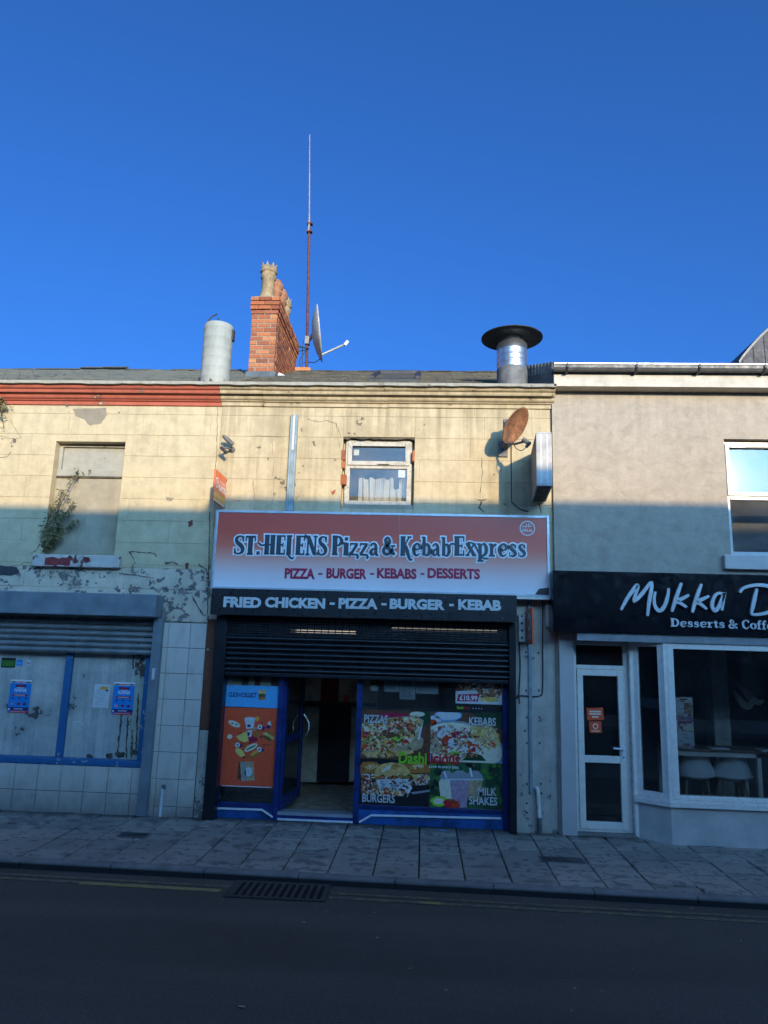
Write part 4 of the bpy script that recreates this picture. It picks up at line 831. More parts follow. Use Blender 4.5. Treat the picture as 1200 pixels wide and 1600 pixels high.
for a, b, zz_ in ((pL1, dA0, zla-.08), (dB1, pR0, zlb)): m = MB(); m.box(a, b, YF-.02, YF+.05, .12, zz_-.002); m.build('stall_panel', 'blue_riser', fr)
m = MB(); m.box(dA1, dB0, YF-.03, YF+.12, .12, zf(1275, 495)); m.build('threshold', 'blue_frame', fr, bevel=.004)
m = MB(); m.box(dA1, dB0, YF-.025, YF+.14, zf(1275, 495), zf(1270, 495)); m.build('sill_strip', 'alu', fr)
m = MB()
for pts in ([(338, 1263), (409, 1265.5), (426, 1277)], [(433, 1280), (551, 1285)], [(561, 1285), (580, 1274), (783, 1279)]): m.ribbon([at(a, b, YF-.045) for a, b in pts], .022, YF-.042, .012)
m.build('stripe', 'p_white', fr)
for a, b, c, d_ in ((pL1, dA0, zla, ztp), (dB1, pR0, zlb+.05, ztp)): m = MB(); m.box(a, b, YF, YF+.006, c, d_); m.build('pane', 'glass_shop', fr)
# the open door
hx_ = dA1+.01; ang = R(84); DW = at(553, 1170, YF)[0]-dA1-.02; dz0, dz1 = zf(1270, 495)+.01, ztp-.1
def drot(m):
    o = []
    for x, y, z in m.v: dx, dy = x-hx_, y-YF; o.append((hx_+dx*math.cos(ang)-dy*math.sin(ang), YF+dx*math.sin(ang)+dy*math.cos(ang), z))
    m.v = o; return m
m = MB(); frame(m, hx_, hx_+DW, dz0, dz1, .09, YF-.02, YF+.02, .14); m.box(hx_+.09, hx_+DW-.09, YF-.018, YF+.018, 1.02, 1.1); dd = drot(m).build('door', 'blue_frame', fr, bevel=.004)
m = MB(); m.box(hx_+.09, hx_+DW-.09, YF-.003, YF+.003, dz0+.14, 1.02); m.box(hx_+.09, hx_+DW-.09, YF-.003, YF+.003, 1.1, dz1-.09); drot(m).build('pane', 'glass_shop', dd)
m = MB(); c_ = crom([(hx_+DW-.05, YF-.03, 1.0), (hx_+DW-.07, YF-.1, 1.08), (hx_+DW-.05, YF-.11, 1.2), (hx_+DW-.05, YF-.03, 1.32)]); m.tube(c_, .014, 8); drot(m).build('handle', 'steel', dd)
# prints behind the glass
YQ = YF-.003
def poly(m, c, pts, y): m.use(c).flat([at(a, b, y) for a, b in pts], y)
def el(m, c, x, y_, rx, ry, y, rot=0, jit=0): X_, Z_ = at(x, y_, y); m.use(c).ell(X_, Z_, rx*.0083, ry*.0083, y, -R(rot), jit=jit)
m = MB(); m.use('p_orange'); r4 = rc(346, 1106, 431, 1229, YQ); m.box(pL1+.0, dA0-.0, YQ, YQ+.002, r4[2], r4[3]); y = YQ-.0008
el(m, 'p_cream', 366, 1131, 10, 4, y, 20); el(m, 'p_brown', 363, 1130, 2, 1, y-.0006); el(m, 'p_brown', 369, 1132, 2, 1, y-.0006)
poly(m, 'p_offwhite', [(382, 1124), (399, 1122), (396, 1138), (385, 1139)], y-.0004); el(m, 'p_offwhite', 390.5, 1123, 8.5, 2.5, y-.0008); el(m, 'p_navy', 389, 1134, 3, 2, y-.0012)
poly(m, 'p_offwhite', [(386, 1141), (394, 1141), (393, 1151), (388, 1152)], y-.0004); poly(m, 'p_navy', [(386, 1143), (391, 1145), (388, 1152)], y-.0008)
for a, b in ((406, 1136), (371, 1164), (405, 1171)): el(m, 'p_offwhite', a, b, 3.8, 3.8, y-.0004); el(m, 'p_crimson', a, b, 1.4, 1.4, y-.0008); el(m, 'p_navy', a+5, b+1, 3, 2.2, y-.0002)
poly(m, 'p_navy', [(416, 1134), (424, 1133), (421, 1139), (416, 1138)], y); poly(m, 'p_offwhite', [(417, 1131), (422, 1126), (424, 1134)], y-.0004)
poly(m, 'p_yellow', [(369, 1151), (386, 1142), (388, 1158), (381, 1160), (373, 1156)], y); poly(m, 'p_bunlight', [(366, 1152), (386, 1141), (372, 1148)], y-.0005)
el(m, 'p_bun', 401, 1147, 5, 5, y-.0003); el(m, 'p_amber', 402, 1123, 3.5, 3.5, y); el(m, 'p_tan', 398, 1139, 3.5, 3, y); el(m, 'p_crimson', 396, 1154, 7, 5, y); el(m, 'p_cream', 359, 1151, 4, 3.5, y); el(m, 'p_bunlight', 420, 1150, 10, 3.5, y, 25); el(m, 'p_leafgreen', 418, 1152, 9, 1.4, y-.0005, 25); el(m, 'p_brown', 417, 1154, 8, 1.2, y-.0008, 25); el(m, 'p_bun', 422, 1145, 7, 2.6, y-.0004, 25)
el(m, 'p_cream', 392, 1168, 11, 4.2, y, -28); el(m, 'p_leafgreen', 392, 1168, 9, 1.3, y-.0005, -28); el(m, 'p_yellow', 375, 1176, 9, 4.5, y, 38); el(m, 'p_bun', 396, 1180, 10, 3.5, y, -24); el(m, 'p_amber', 398, 1176, 7, 2.2, y-.0005, -35); el(m, 'p_crimson', 381, 1183, 3, 1.5, y-.0004)
rr = random.Random(4)
for i in range(42):
    a = rr.uniform(0, 6.28); r_ = rr.uniform(8, 34); el(m, rr.choice(['p_crimson', 'p_red', 'p_tomato', 'p_brown', 'p_leafgreen', 'p_amber']), 391+r_*math.cos(a), 1149+r_*.8*math.sin(a), rr.uniform(.8, 2.4), rr.uniform(.8, 2.), y+.0002, rr.uniform(0, 180))
poly(m, 'p_tan', [(375, 1190), (396, 1190), (398, 1219), (377, 1221)], y-.0004); poly(m, 'p_brown', [(373, 1191), (376, 1190), (378, 1221), (371, 1216)], y-.0003); poly(m, 'p_greyprint', [(378, 1192), (383, 1192), (385, 1218), (379, 1219)], y-.0008); el(m, 'p_offwhite', 388, 1206, 6, 6.5, y-.0008)
bp = r4[2]; m.use('p_white').rect(pL1+.02, dA0-.02, r4[2]-.006, r4[2]+.004, y)
tag(m.build('food_poster', loc=(r4[0], YQ, r4[2])), 'orange poster of food bursting from a paper bag beside the open door', 'poster')
m = MB(); r5 = rc(349, 1071, 433, 1105, YQ); m.use('p_skyblue'); m.box(pL1, dA0, YQ, YQ+.002, r5[2], r5[3])
text(m.use('p_navy'), 'CLICK+COLLECT', *[at(a, 1085, y)[0] for a in (357, 401)], at(380, 1089.5, y)[1], at(380, 1082, y)[1], y, .04)
el(m, 'p_bunlight', 409.5, 1081, 6, 3.2, y); el(m, 'p_leafgreen', 409.5, 1085, 6.3, 1.5, y-.0002); el(m, 'p_brown', 409.5, 1087.5, 6.2, 1.5, y-.0004); el(m, 'p_bun', 409.5, 1091, 6, 2.6, y-.0001)
tag(m.build('click_collect_banner', loc=(r5[0], YQ, r5[2])), 'pale blue CLICK+COLLECT banner with a small burger above the orange poster', 'banner')
m = MB(); YT = YF+.02
for i, (a, b, c_) in enumerate(((349, 378, 'panel_cream'), (378, 389, 'p_brown'), (389, 398, 'panel_cream'), (398, 407, 'panel_red'), (407, 424, 'panel_cream'), (424, 432, 'panel_red'))): r6 = rc(a, 1050, b, 1072, YT); m.use(c_).rect(r6[0], r6[1], r6[2], r6[3]+.1, YT)
m.build('striped_lining', parent=fr)
# big display window print
wp = MB(); Y0 = YQ; q0, q1 = dB1+.0, pR0; zt_ = at(675, 1112, Y0)[1]; zbm = at(675, 1262, Y0)[1]; zmid = at(675, 1189, Y0)[1]; xmid = at(672, 1187, Y0)[0]
wp.use('p_darkgreen').box(q0, q1, Y0, Y0+.002, zbm, zt_); y = Y0-.0007
wp.use('p_brown').rect(q0, xmid, zmid, zt_, y); wp.use('p_black').rect(q0, xmid, zbm, zmid, y); wp.use('p_skyblue').rect(xmid, q1, zmid, zt_, y); wp.use('p_bokeh').rect(xmid, q1, zbm, zmid, y)
def clipq(c, pts, y, bx):                              # printed shape kept inside its quarter of the poster
    x0_, x1_, z0_, z1_ = bx; P_ = [at(a, b, y) for a, b in pts]; P_ = [(min(max(a, x0_), x1_), min(max(b, z0_), z1_)) for a, b in P_]
    wp.use(c).flat(P_, y)
def oval(cx, cy, rx, ry, rot=0, n=26, jit=0): 
    o = []
    for i in range(n):
        a = i*2*math.pi/n; k = 1+random.uniform(-jit, jit); u, v = rx*math.cos(a)*k, ry*math.sin(a)*k; c_, s_ = math.cos(R(rot)), math.sin(R(rot)); o.append((cx+u*c_-v*s_, cy+u*s_+v*c_))
    return o
Q1 = (q0, xmid, zmid, zt_); Q2 = (xmid, q1, zmid, zt_); Q3 = (q0, xmid, zbm, zmid); Q4 = (xmid, q1, zbm, zmid); e = .0004
clipq('p_crimson', oval(617, 1121, 30, 7, 3), y-e, Q1); clipq('p_darkgreen', oval(662, 1122, 14, 12), y-e, Q1); clipq('p_cream', oval(652, 1116, 12, 4), y-2*e, Q1)
clipq('p_tan', [(564, 1130), (600, 1122), (650, 1118), (662, 1126), (655, 1150), (660, 1158), (650, 1172), (620, 1180), (590, 1184), (564, 1182)], y-2*e, Q1)
clipq('p_toppings', [(564, 1132), (600, 1124), (650, 1120), (660, 1128), (650, 1150), (640, 1162), (600, 1172), (564, 1172)], y-3*e, Q1)
clipq('p_brown', [(596, 1142), (652, 1138), (650, 1150), (600, 1154)], y-4*e, Q1); clipq('p_meat', oval(625, 1140, 26, 6, -3, jit=.1), y-5*e, Q1)
for a, b, c_ in ((605, 1160, 'p_tomato'), (633, 1159, 'p_tomato'), (572, 1166, 'p_tomato'), (613, 1131, 'p_tomato'), (640, 1133, 'p_tomato'), (568, 1152, 'p_tomato'), (586, 1166, 'p_black'), (620, 1154, 'p_lime'), (598, 1138, 'p_cream'), (580, 1140, 'p_cream')): clipq(c_, oval(a, b, 8 if c_ != 'p_black' else 3, 2.6, random.uniform(-15, 15), 14, .15), y-6*e, Q1)
for i in range(5): a = 616+i*8; clipq('p_cheese', [(a, 1142), (a+1.2, 1142), (a+3, 1153), (a+1.5, 1153)], y-7*e, Q1)
clipq('p_offwhite', [(658, 1130), (661, 1130), (656, 1156), (652, 1155)], y-7*e, Q1); clipq('p_tan', oval(650, 1160, 12, 12, 0, jit=.08), y-1.5*e, Q1); clipq('p_bunlight', oval(605, 1178, 40, 5, -3, jit=.1), y-5.2*e, Q1)
KK = [0]
def scatter(poly_, n, cols, smin, smax, bx, asp=.55, seed=1):          # printed crumbs of topping, each its own layer
    rr = random.Random(seed); xs_ = [p[0] for p in poly_]; ys_ = [p[1] for p in poly_]
    def inside(x, y_):
        c = False; j = len(poly_)-1
        for i in range(len(poly_)):
            (xi, yi), (xj, yj) = poly_[i], poly_[j]
            if (yi > y_) != (yj > y_) and x < (xj-xi)*(y_-yi)/(yj-yi)+xi: c = not c
            j = i
        return c
    k = 0
    while k < n:
        x, y_ = rr.uniform(min(xs_), max(xs_)), rr.uniform(min(ys_), max(ys_))
        if not inside(x, y_): continue
        r_ = rr.uniform(smin, smax); KK[0] += 1; clipq(rr.choice(cols), oval(x, y_, r_, r_*asp*rr.uniform(.5, 1.2), rr.uniform(-70, 70), 9, .3), y-.0036-KK[0]*.000006, bx); k += 1
scatter([(564, 1132), (600, 1124), (650, 1120), (660, 1128), (650, 1150), (640, 1162), (600, 1172), (564, 1172)], 150, ['p_tomato', 'p_cheese', 'p_cream', 'p_bun', 'p_crimson', 'p_leafgreen', 'p_brown', 'p_bunlight', 'p_tan'], 1.2, 4.5, Q1, seed=2)
scatter([(564, 1172), (600, 1172), (645, 1168), (650, 1176), (600, 1184), (564, 1184)], 40, ['p_tan', 'p_bun', 'p_brown', 'p_bunlight'], 1.5, 5, Q1, .4, 3)
# kebab quarter
clipq('p_brown', [(673, 1112), (786, 1112), (786, 1189), (673, 1189)], y-.5*e, Q2); clipq('p_skyblue', oval(700, 1118, 22, 9), y-e, Q2); clipq('p_offwhite', oval(700, 1118, 20, 7), y-2*e, Q2); clipq('p_offwhite', oval(678, 1128, 12, 10), y-2*e, Q2); clipq('p_tomato', oval(676, 1129, 7, 5), y-3*e, Q2); clipq('p_darkgreen', [(735, 1112), (786, 1112), (786, 1140), (760, 1128)], y-2*e, Q2)
clipq('p_greyprint', oval(722, 1166, 68, 38, 14), y-3*e, Q2); clipq('p_cream', oval(722, 1166, 64, 35, 14), y-4*e, Q2); clipq('p_kebab', oval(712, 1160, 46, 26, 14, jit=.08), y-5*e, Q2); clipq('p_chips', oval(757, 1150, 26, 18, 28, jit=.08), y-6*e, Q2)
for a, b, rx, ry, c_ in ((690, 1146, 8, 6, 'p_offwhite'), (703, 1140, 12, 4, 'p_offwhite'), (707, 1158, 6, 11, 'p_offwhite'), (727, 1172, 6, 7, 'p_offwhite'), (697, 1158, 7, 9, 'p_tomato'), (712, 1148, 7, 5, 'p_crimson'), (737, 1165, 11, 9, 'p_tomato'), (740, 1158, 10, 3, 'p_offwhite'), (753, 1166, 4, 3, 'p_offwhite'), (727, 1146, 10, 4, 'p_meat'), (742, 1152, 9, 4, 'p_brown'), (680, 1166, 9, 12, 'p_tan'), (768, 1163, 6, 4, 'p_tomato'), (705, 1152, 4, 2, 'p_tomato'), (716, 1163, 6, 9, 'p_meat')): clipq(c_, oval(a, b, rx, ry, random.uniform(-30, 30), 16, .15), y-(7+random.random())*e, Q2)
clipq('p_darkgreen', [(722, 1188), (735, 1176), (752, 1180), (760, 1189)], y-8.2*e, Q2)
scatter(oval(712, 1160, 44, 24, 14), 120, ['p_tan', 'p_brown', 'p_offwhite', 'p_tomato', 'p_meat', 'p_bun', 'p_cream', 'p_crimson'], 1.2, 4, Q2, seed=4)
scatter(oval(757, 1150, 25, 17, 28), 70, ['p_cheese', 'p_bunlight', 'p_tan', 'p_cream', 'p_bun'], 2, 6, Q2, .25, 5)
# burger quarter
for cx, w_, col_ in ((578, 22, 'p_bun'), (650, 26, 'p_bun')): clipq(col_, [(cx-w_, 1208), (cx-w_+2, 1196), (cx-w_*.5, 1190.5), (cx+w_*.4, 1190), (cx+w_-2, 1197), (cx+w_, 1208)], y-e, Q3); clipq('p_bunlight', oval(cx+2, 1198, 11, 4, -10, jit=.1), y-2*e, Q3); clipq('p_cream', oval(cx+3, 1197, 4, 1.6, -10, jit=.2), y-3*e, Q3)
clipq('p_meat', [(564, 1209), (672, 1209), (672, 1226), (564, 1232)], y-2*e, Q3); clipq('p_cheese', [(640, 1210), (660, 1210), (650, 1218)], y-3*e, Q3); clipq('p_cheese', [(660, 1212), (672, 1212), (668, 1220)], y-3*e, Q3)
clipq('p_bunlight', [(584, 1215), (586, 1203), (596, 1194), (612, 1191), (630, 1194), (640, 1203), (643, 1214), (615, 1218)], y-3*e, Q3); clipq('p_bun', [(584, 1213), (643, 1212), (642, 1217), (615, 1219), (586, 1217)], y-4*e, Q3)
clipq('p_cream', oval(604, 1201, 8, 3, -25, jit=.25), y-4*e, Q3); clipq('p_cheese', oval(622, 1198, 10, 3, 12, jit=.2), y-4*e, Q3); clipq('p_sauce', [(588, 1218), (640, 1217), (644, 1232), (636, 1246), (632, 1232), (610, 1236), (590, 1232)], y-4.4*e, Q3); clipq('p_toppings', [(590, 1232), (634, 1236), (630, 1244), (596, 1242)], y-5*e, Q3)
clipq('p_meat', [(564, 1232), (590, 1230), (592, 1242), (564, 1240)], y-3*e, Q3); clipq('p_greyprint', [(642, 1238), (672, 1234), (672, 1237), (645, 1241)], y-4*e, Q3)
scatter([(564, 1211), (672, 1211), (672, 1222), (640, 1232), (564, 1234)], 80, ['p_brown', 'p_meat', 'p_tomato', 'p_black', 'p_offwhite', 'p_crimson', 'p_leafgreen', 'p_brown'], 1, 3.6, Q3, seed=6)
scatter([(590, 1219), (640, 1218), (642, 1232), (610, 1236), (592, 1230)], 50, ['p_offwhite', 'p_white', 'p_brown', 'p_greyprint', 'p_offwhite'], 1.5, 4.5, Q3, .6, 7)
for cx in (578, 612, 650): scatter([(cx-14, 1204), (cx-6, 1196), (cx+8, 1195), (cx+14, 1203)], 7, ['p_bunlight', 'p_bun', 'p_cheese', 'p_brown', 'p_bun'], 1, 4.5, Q3, .35, cx)
# shakes quarter
for cx, c_, w_ in ((697, 'p_cream', 12), (718, 'p_mauve', 15), (741, 'p_tan', 13)):
    zz2 = {697: 1251, 718: 1262, 741: 1250}[cx]; k2 = {697: 1, 718: 3, 741: 2}[cx]
    clipq('p_greyprint', [(cx-w_, 1218), (cx-w_+2, 1209), (cx-4, 1204), (cx+5, 1204), (cx+w_-1, 1210), (cx+w_+1, 1218)], y-k2*e, Q4); clipq(c_, [(cx-w_, 1218), (cx+w_, 1218), (cx+w_-4, zz2), (cx-w_+4, zz2)], y-(k2+.5)*e, Q4); clipq('p_offwhite', [(cx-w_-1, 1217), (cx+w_+1, 1217), (cx+w_+1, 1219), (cx-w_-1, 1219)], y-(k2+.8)*e, Q4)
clipq('p_white', [(731, 1190), (734, 1190), (739, 1214), (736, 1214)], y-5*e, Q4); clipq('p_white', [(693, 1206), (695, 1205), (699, 1216), (697, 1216)], y-5*e, Q4); clipq('p_lime', oval(686, 1252, 13, 8, 0, jit=.1), y-5*e, Q4); clipq('p_cream', oval(686, 1252, 9, 5), y-6*e, Q4)
clipq('p_red', oval(705, 1256, 13, 7, 10, jit=.15), y-6*e, Q4); clipq('p_tomato', oval(712, 1258, 7, 5), y-7*e, Q4); clipq('p_leafgreen', oval(704, 1250, 4, 1.5, 30), y-8*e, Q4)
for a, b in ((757, 1205), (765, 1213), (752, 1216)): clipq('p_leafgreen', oval(a, b, 5, 5), y-e, Q4)
scatter([(674, 1192), (784, 1192), (784, 1225), (760, 1215), (745, 1200), (725, 1200), (700, 1204), (690, 1215), (676, 1240)], 36, ['p_leafgreen', 'p_darkgreen', 'p_darkgreen', 'p_black'], 2.5, 7, Q4, .9, 9)
yt = y-.0075
def lab(s_, a, b, c, d_, col_='p_offwhite', bold=.02, shear=0, yy=None):
    yy = yy or yt; mx_ = (a+b)/2
    if col_ == 'p_offwhite': text(wp.use('p_slate'), s_, at(a+.8, (c+d_)/2, yy)[0], at(b+.8, (c+d_)/2, yy)[0], at(mx_, d_+.8, yy)[1], at(mx_, c+.8, yy)[1], yy+.0008, bold+.02, shear=shear)
    text(wp.use(col_), s_, at(a, (c+d_)/2, yy)[0], at(b, (c+d_)/2, yy)[0], at(mx_, d_, yy)[1], at(mx_, c, yy)[1], yy, bold, shear=shear)
lab('PIZZAS', 569, 606, 1117, 1130); lab('KEBABS', 733, 775, 1121, 1134); lab('BURGERS', 566, 617, 1241, 1254); lab('MILK', 747, 776, 1231, 1243); lab('SHAKES', 733, 777, 1245, 1258)
lab('Dashi', 623, 667, 1175, 1194, 'p_lime', .03); lab('licious', 669, 718, 1176, 1194, 'p_red', .03); lab('Love in every bite.', 670, 717, 1195.5, 1202, 'p_white', .01, .2)
clipq('p_lime', [(698, 1178), (706, 1173), (720, 1176), (719, 1178), (706, 1176)], yt-.001, (q0, q1, zbm, zt_))
tag(wp.build('display_poster', loc=((q0+q1)/2, Y0, zbm)), 'window poster in four quarters, PIZZAS, KEBABS, BURGERS and MILK SHAKES', 'poster')
m = MB(); r6 = rc(712, 1050, 783, 1100, YQ); m.use('p_offwhite').box(r6[0], q1, YQ, YQ+.002, r6[2], r6[3])
m.use('p_brown').flat([at(a, b, YQ-.0006) for a, b in ((712, 1050), (783, 1050), (783, 1085), (760, 1094), (748, 1088), (745, 1078), (712, 1080))], YQ-.0006); m.use('p_meat').ell(*at(765, 1082, YQ), .15, .1, YQ-.001, jit=.1); m.use('p_cheese').ell(*at(765, 1093, YQ), .12, .03, YQ-.0014, jit=.1); m.use('p_meat').ell(*at(735, 1072, YQ), .15, .05, YQ-.001)
m.use('p_crimson').flat([at(a, b, YQ-.002) for a, b in ((716, 1085), (749, 1084), (747, 1096), (714, 1096))], YQ-.002); text(m.use('p_white'), '£10.99', at(718, 1090, YQ)[0], at(746, 1090, YQ)[0], at(731, 1094.5, YQ)[1], at(731, 1086.5, YQ)[1], YQ-.0026, .03)
tag(m.build('price_poster', loc=(r6[0], YQ, r6[2])), 'burger offer poster reading £10.99 at the top right of the shop window', 'poster')
m = MB(); r7 = rc(712, 1101, 783, 1111, YQ); m.use('p_black').box(r7[0], q1, YQ+.0003, YQ+.002, r7[2], r7[3]); text(m.use('p_lime'), 'Dashi', at(714, 1106, YQ)[0], at(724, 1106, YQ)[0], at(719, 1108, YQ)[1], at(719, 1103.5, YQ)[1], YQ-.0006, .03); text(m.use('p_red'), 'licious', at(724.5, 1106, YQ)[0], at(734, 1106, YQ)[0], at(729, 1108, YQ)[1], at(729, 1103.5, YQ)[1], YQ-.0006, .03); text(m.use('p_greyprint'), '- - - -', at(738, 1106, YQ)[0], at(754, 1106, YQ)[0], at(746, 1108, YQ)[1], at(746, 1106, YQ)[1], YQ-.0006, .03)
tag(m.build('partner_strip', loc=(r7[0], YQ, r7[2])), 'thin black strip of small logos under the £10.99 poster', 'strip')
for a, b, c_, d_, mt_, nm in ((600, 1058, 624, 1081, 'p_text', 'white notice behind the glass, leftmost of the three papers'), (624.5, 1060, 649, 1093, 'p_text', 'white notice behind the glass, middle and longest of the three papers'), (650, 1058, 685, 1084, 'p_text', 'wide white notice behind the glass, rightmost of the three papers')):
    r8 = rc(a, b, c_, d_, YF+.012); m = MB().use('p_offwhite'); m.box(r8[0], r8[1], YF+.012, YF+.014, r8[2], r8[3]); m.use(mt_)
    for i in range(int((r8[3]-r8[2]-.05)/.018)): m.use('p_greyprint').rect(r8[0]+.02, r8[1]-.02-random.random()*.04, r8[2]+.03+i*.018, r8[2]+.037+i*.018, YF+.0113)
    tag(m.build('paper_notice', loc=(r8[0], YF+.012, r8[2])), nm, 'notice', 'paper notices behind the shop window')
m = MB(); x, z = at(585, 1069, YF+.012); m.use('p_leafgreen').ell(x, z, .06, .09, YF+.012); m.use('p_white').ell(x, z-.05, .055, .035, YF+.0113); tag(m.build('hygiene_sticker', loc=(x, YF, z)), 'round green and white sticker at the top left of the display window', 'sticker')
# inside the takeaway
I = thing('shop_interior', (-.8, 10.5, .12), 'dim takeaway interior with tan floor, cream and black panels and red stripe', 'shop interior')
IX0, IX1, IY1, IZ = XB+.1, XR-.1, 12.6, 2.72
m = MB(); m.box(IX0, IX1, YW+.3, IY1, .1, .128); m.build('floor', 'floor_inside', I)
m = MB(); m.box(IX0, IX1, IY1, IY1+.1, .1, IZ); m.build('back_wall', 'panel_cream', I)
m = MB(); m.box(IX0-.08, IX0, YW+.3, IY1, .1, IZ); m.box(IX1, IX1+.08, YW+.3, IY1, .1, IZ); m.build('side_walls', 'interior', I)
m = MB(); m.box(IX0, IX1, YW+.3, IY1, IZ, IZ+.08); m.build('ceiling', 'interior', I)
YI = 11.6
def pan(a, b, c, d_, mat, nm, y=YI, dp=.03): r_ = rc(a, b, c, d_, y); m = MB(); m.box(r_[0], r_[1], y, y+dp, r_[2], r_[3]); return m.build(nm, mat, I)
pan(455, 1040, 640, 1097, 'panel_cream', 'bulkhead', YI+.05, .1); pan(502, 1040, 529, 1098, 'panel_red', 'red_panel'); pan(440, 1098, 585, 1103, 'panel_black', 'shelf', YI-.25, .3)
pan(462, 1104, 501, 1222, 'panel_cream', 'cream_panel', YI+.02); pan(497, 1104, 547, 1222, 'panel_black', 'doorway', YI); pan(546, 1104, 590, 1222, 'panel_cream', 'cream_panel', YI+.02); pan(436, 1104, 465, 1222, 'panel_black', 'dark_panel', YI)
pan(590, 1040, 800, 1222, 'interior', 'partition', YI)
pan(537, 1086, 545, 1098, 'p_red', 'till_roll', YI-.2, .08); pan(463, 1070, 475, 1096, 'panel_black', 'screen', YI-.3, .05)
m = MB(); rr = random.Random(2)
for i in range(40): x, y = fl(rr.uniform(455, 555), rr.uniform(1228, 1240), .13); s_ = rr.uniform(.01, .04); m.add([(x, y, .131), (x+s_, y+.005, .135), (x+s_*.7, y+s_, .132), (x-s_*.2, y+s_*.8, .14)], [(0, 1, 2, 3)])
m.build('floor_scraps', 'p_tan', I, kind='stuff')
for a, b, yy in ((462, 557, 986), (612, 778, 982)):
    Yt = YW+.55; x0, z = at(a, yy, Yt); x1 = at(b, yy+ (b-a)*.012, Yt)[0]
    tb = thing('strip_light', ((x0+x1)/2, Yt, z), 'lit strip light behind the shutter, '+('shorter and nearer the door' if a < 500 else 'longer, above the display window'), 'strip light', 'lit strip lights'); m = MB(); m.tube([(x0, Yt, z), (x1, Yt, z)], .02, 8); m.build('tube', 'tube_light', tb); m = MB(); m.box(x0-.03, x1+.03, Yt-.03, Yt+.03, z+.022, z+.06); m.build('batten', 'white_paint', tb)
# white pier with pipes, cables and boxes
pz = fz0-.01; px0, px1 = at(806, 1120, YW)[0], XR+.012
m = MB(); m.box(px0, px1, YW-.012, YW+.004, .1, pz); m.build('pier', 'pier_white', P)
rr = random.Random(9); m = MB()
for a, b in ((822, 1019), (841, 1020), (822, 1079), (842, 1079), (823, 1121), (843, 1121), (820, 1142), (823, 1161), (843, 1161), (823, 1225), (845, 1225), (846, 1240), (823, 1255), (823, 1270)): x, z = at(a, b, YW-.012); m.ell(x, z, .012, .014, YW-.0135, jit=.2)
m.build('screw_holes', 'rod_dark', P, kind='stuff')
c1 = rc(826, 940, 831, 1240, YW-.03); cn = thing('conduit', (c1[0], YW, c1[2]), 'grey vertical conduit running down the white pier', 'conduit'); m = MB(); m.box(c1[0], c1[1], YW-.04, YW-.013, c1[2], pz); m.build('channel', 'grey_plastic', cn, bevel=.004)
def cable(name, pts, label, r_=.007, Y=YW-.03): P_ = crom([P3(*q, Y) if len(q) == 2 else P3(*q) for q in pts], 5); m = MB(); m.tube(P_, r_, 6); return tag(m.build(name, 'cable', loc=P_[0]), label, 'cable', 'cables on the takeaway front')
cable('cable', [(848, 938), (848, 1000), (848, 1075), (844, 1087), (830, 1088), (812, 1087), (807, 1092), (809, 1085)], 'black cable looping down and across the white pier from the fascia')
cable('cable', [(810, 965), (811, 1000), (813, 1040), (811, 1080), (812, 1100)], 'black cable hanging beside the shutter guide on the white pier')
bx_ = rc(810, 961, 820, 1003, YW-.06); m = MB(); m.box(bx_[0], bx_[1], YW-.09, YW-.012, bx_[2], bx_[3]); 
t8 = thing('bracket_plate', (bx_[0], YW, bx_[2]), 'perforated white metal bracket plate left of the narrow orange sign', 'bracket'); m.build('plate', 'white_paint', t8, bevel=.005)
m = MB()
for i in range(4): m.ell((bx_[0]+bx_[1])/2, bx_[2]+.05+i*.09, .014, .016, YW-.0915)
m.build('holes', 'rod_dark', t8, kind='stuff')
jb = rc(853, 945, 863, 980, YW-.06); t9 = thing('junction_box', (jb[0], YW, jb[2]), 'white meter box on the pier beside the black cafe sign', 'box'); m = MB(); m.box(jb[0], jb[1], YW-.08, YW-.012, jb[2], jb[3]); m.build('case', 'white_paint', t9, bevel=.01)
m = MB(); m.box(jb[0]+.01, jb[1]-.01, YW-.086, YW-.08, jb[2]+.02, jb[3]-.02); m.build('lid', 'pale_cladding', t9)
x0, z0 = at(839, 1232, YW-.05); x1 = at(843, 1300, YW-.05)[0]
dp = thing('drain_pipe', (x1, YW, .12), 'short white pipe with bent top at the foot of the white pier', 'pipe'); m = MB(); m.tube(crom([(x0-.03, YW-.0, z0-.02), (x0, YW-.05, z0), (x0+.01, YW-.055, z0-.06), (x1, YW-.055, .3), (x1, YW-.055, .26)], 4), .024, 10); m.build('pipe', 'white_paint', dp); m = MB(); m.tube([(x1, YW-.055, .3), (x1, YW-.055, .12)], .029, 10); m.build('socket', 'steel_dull', dp)
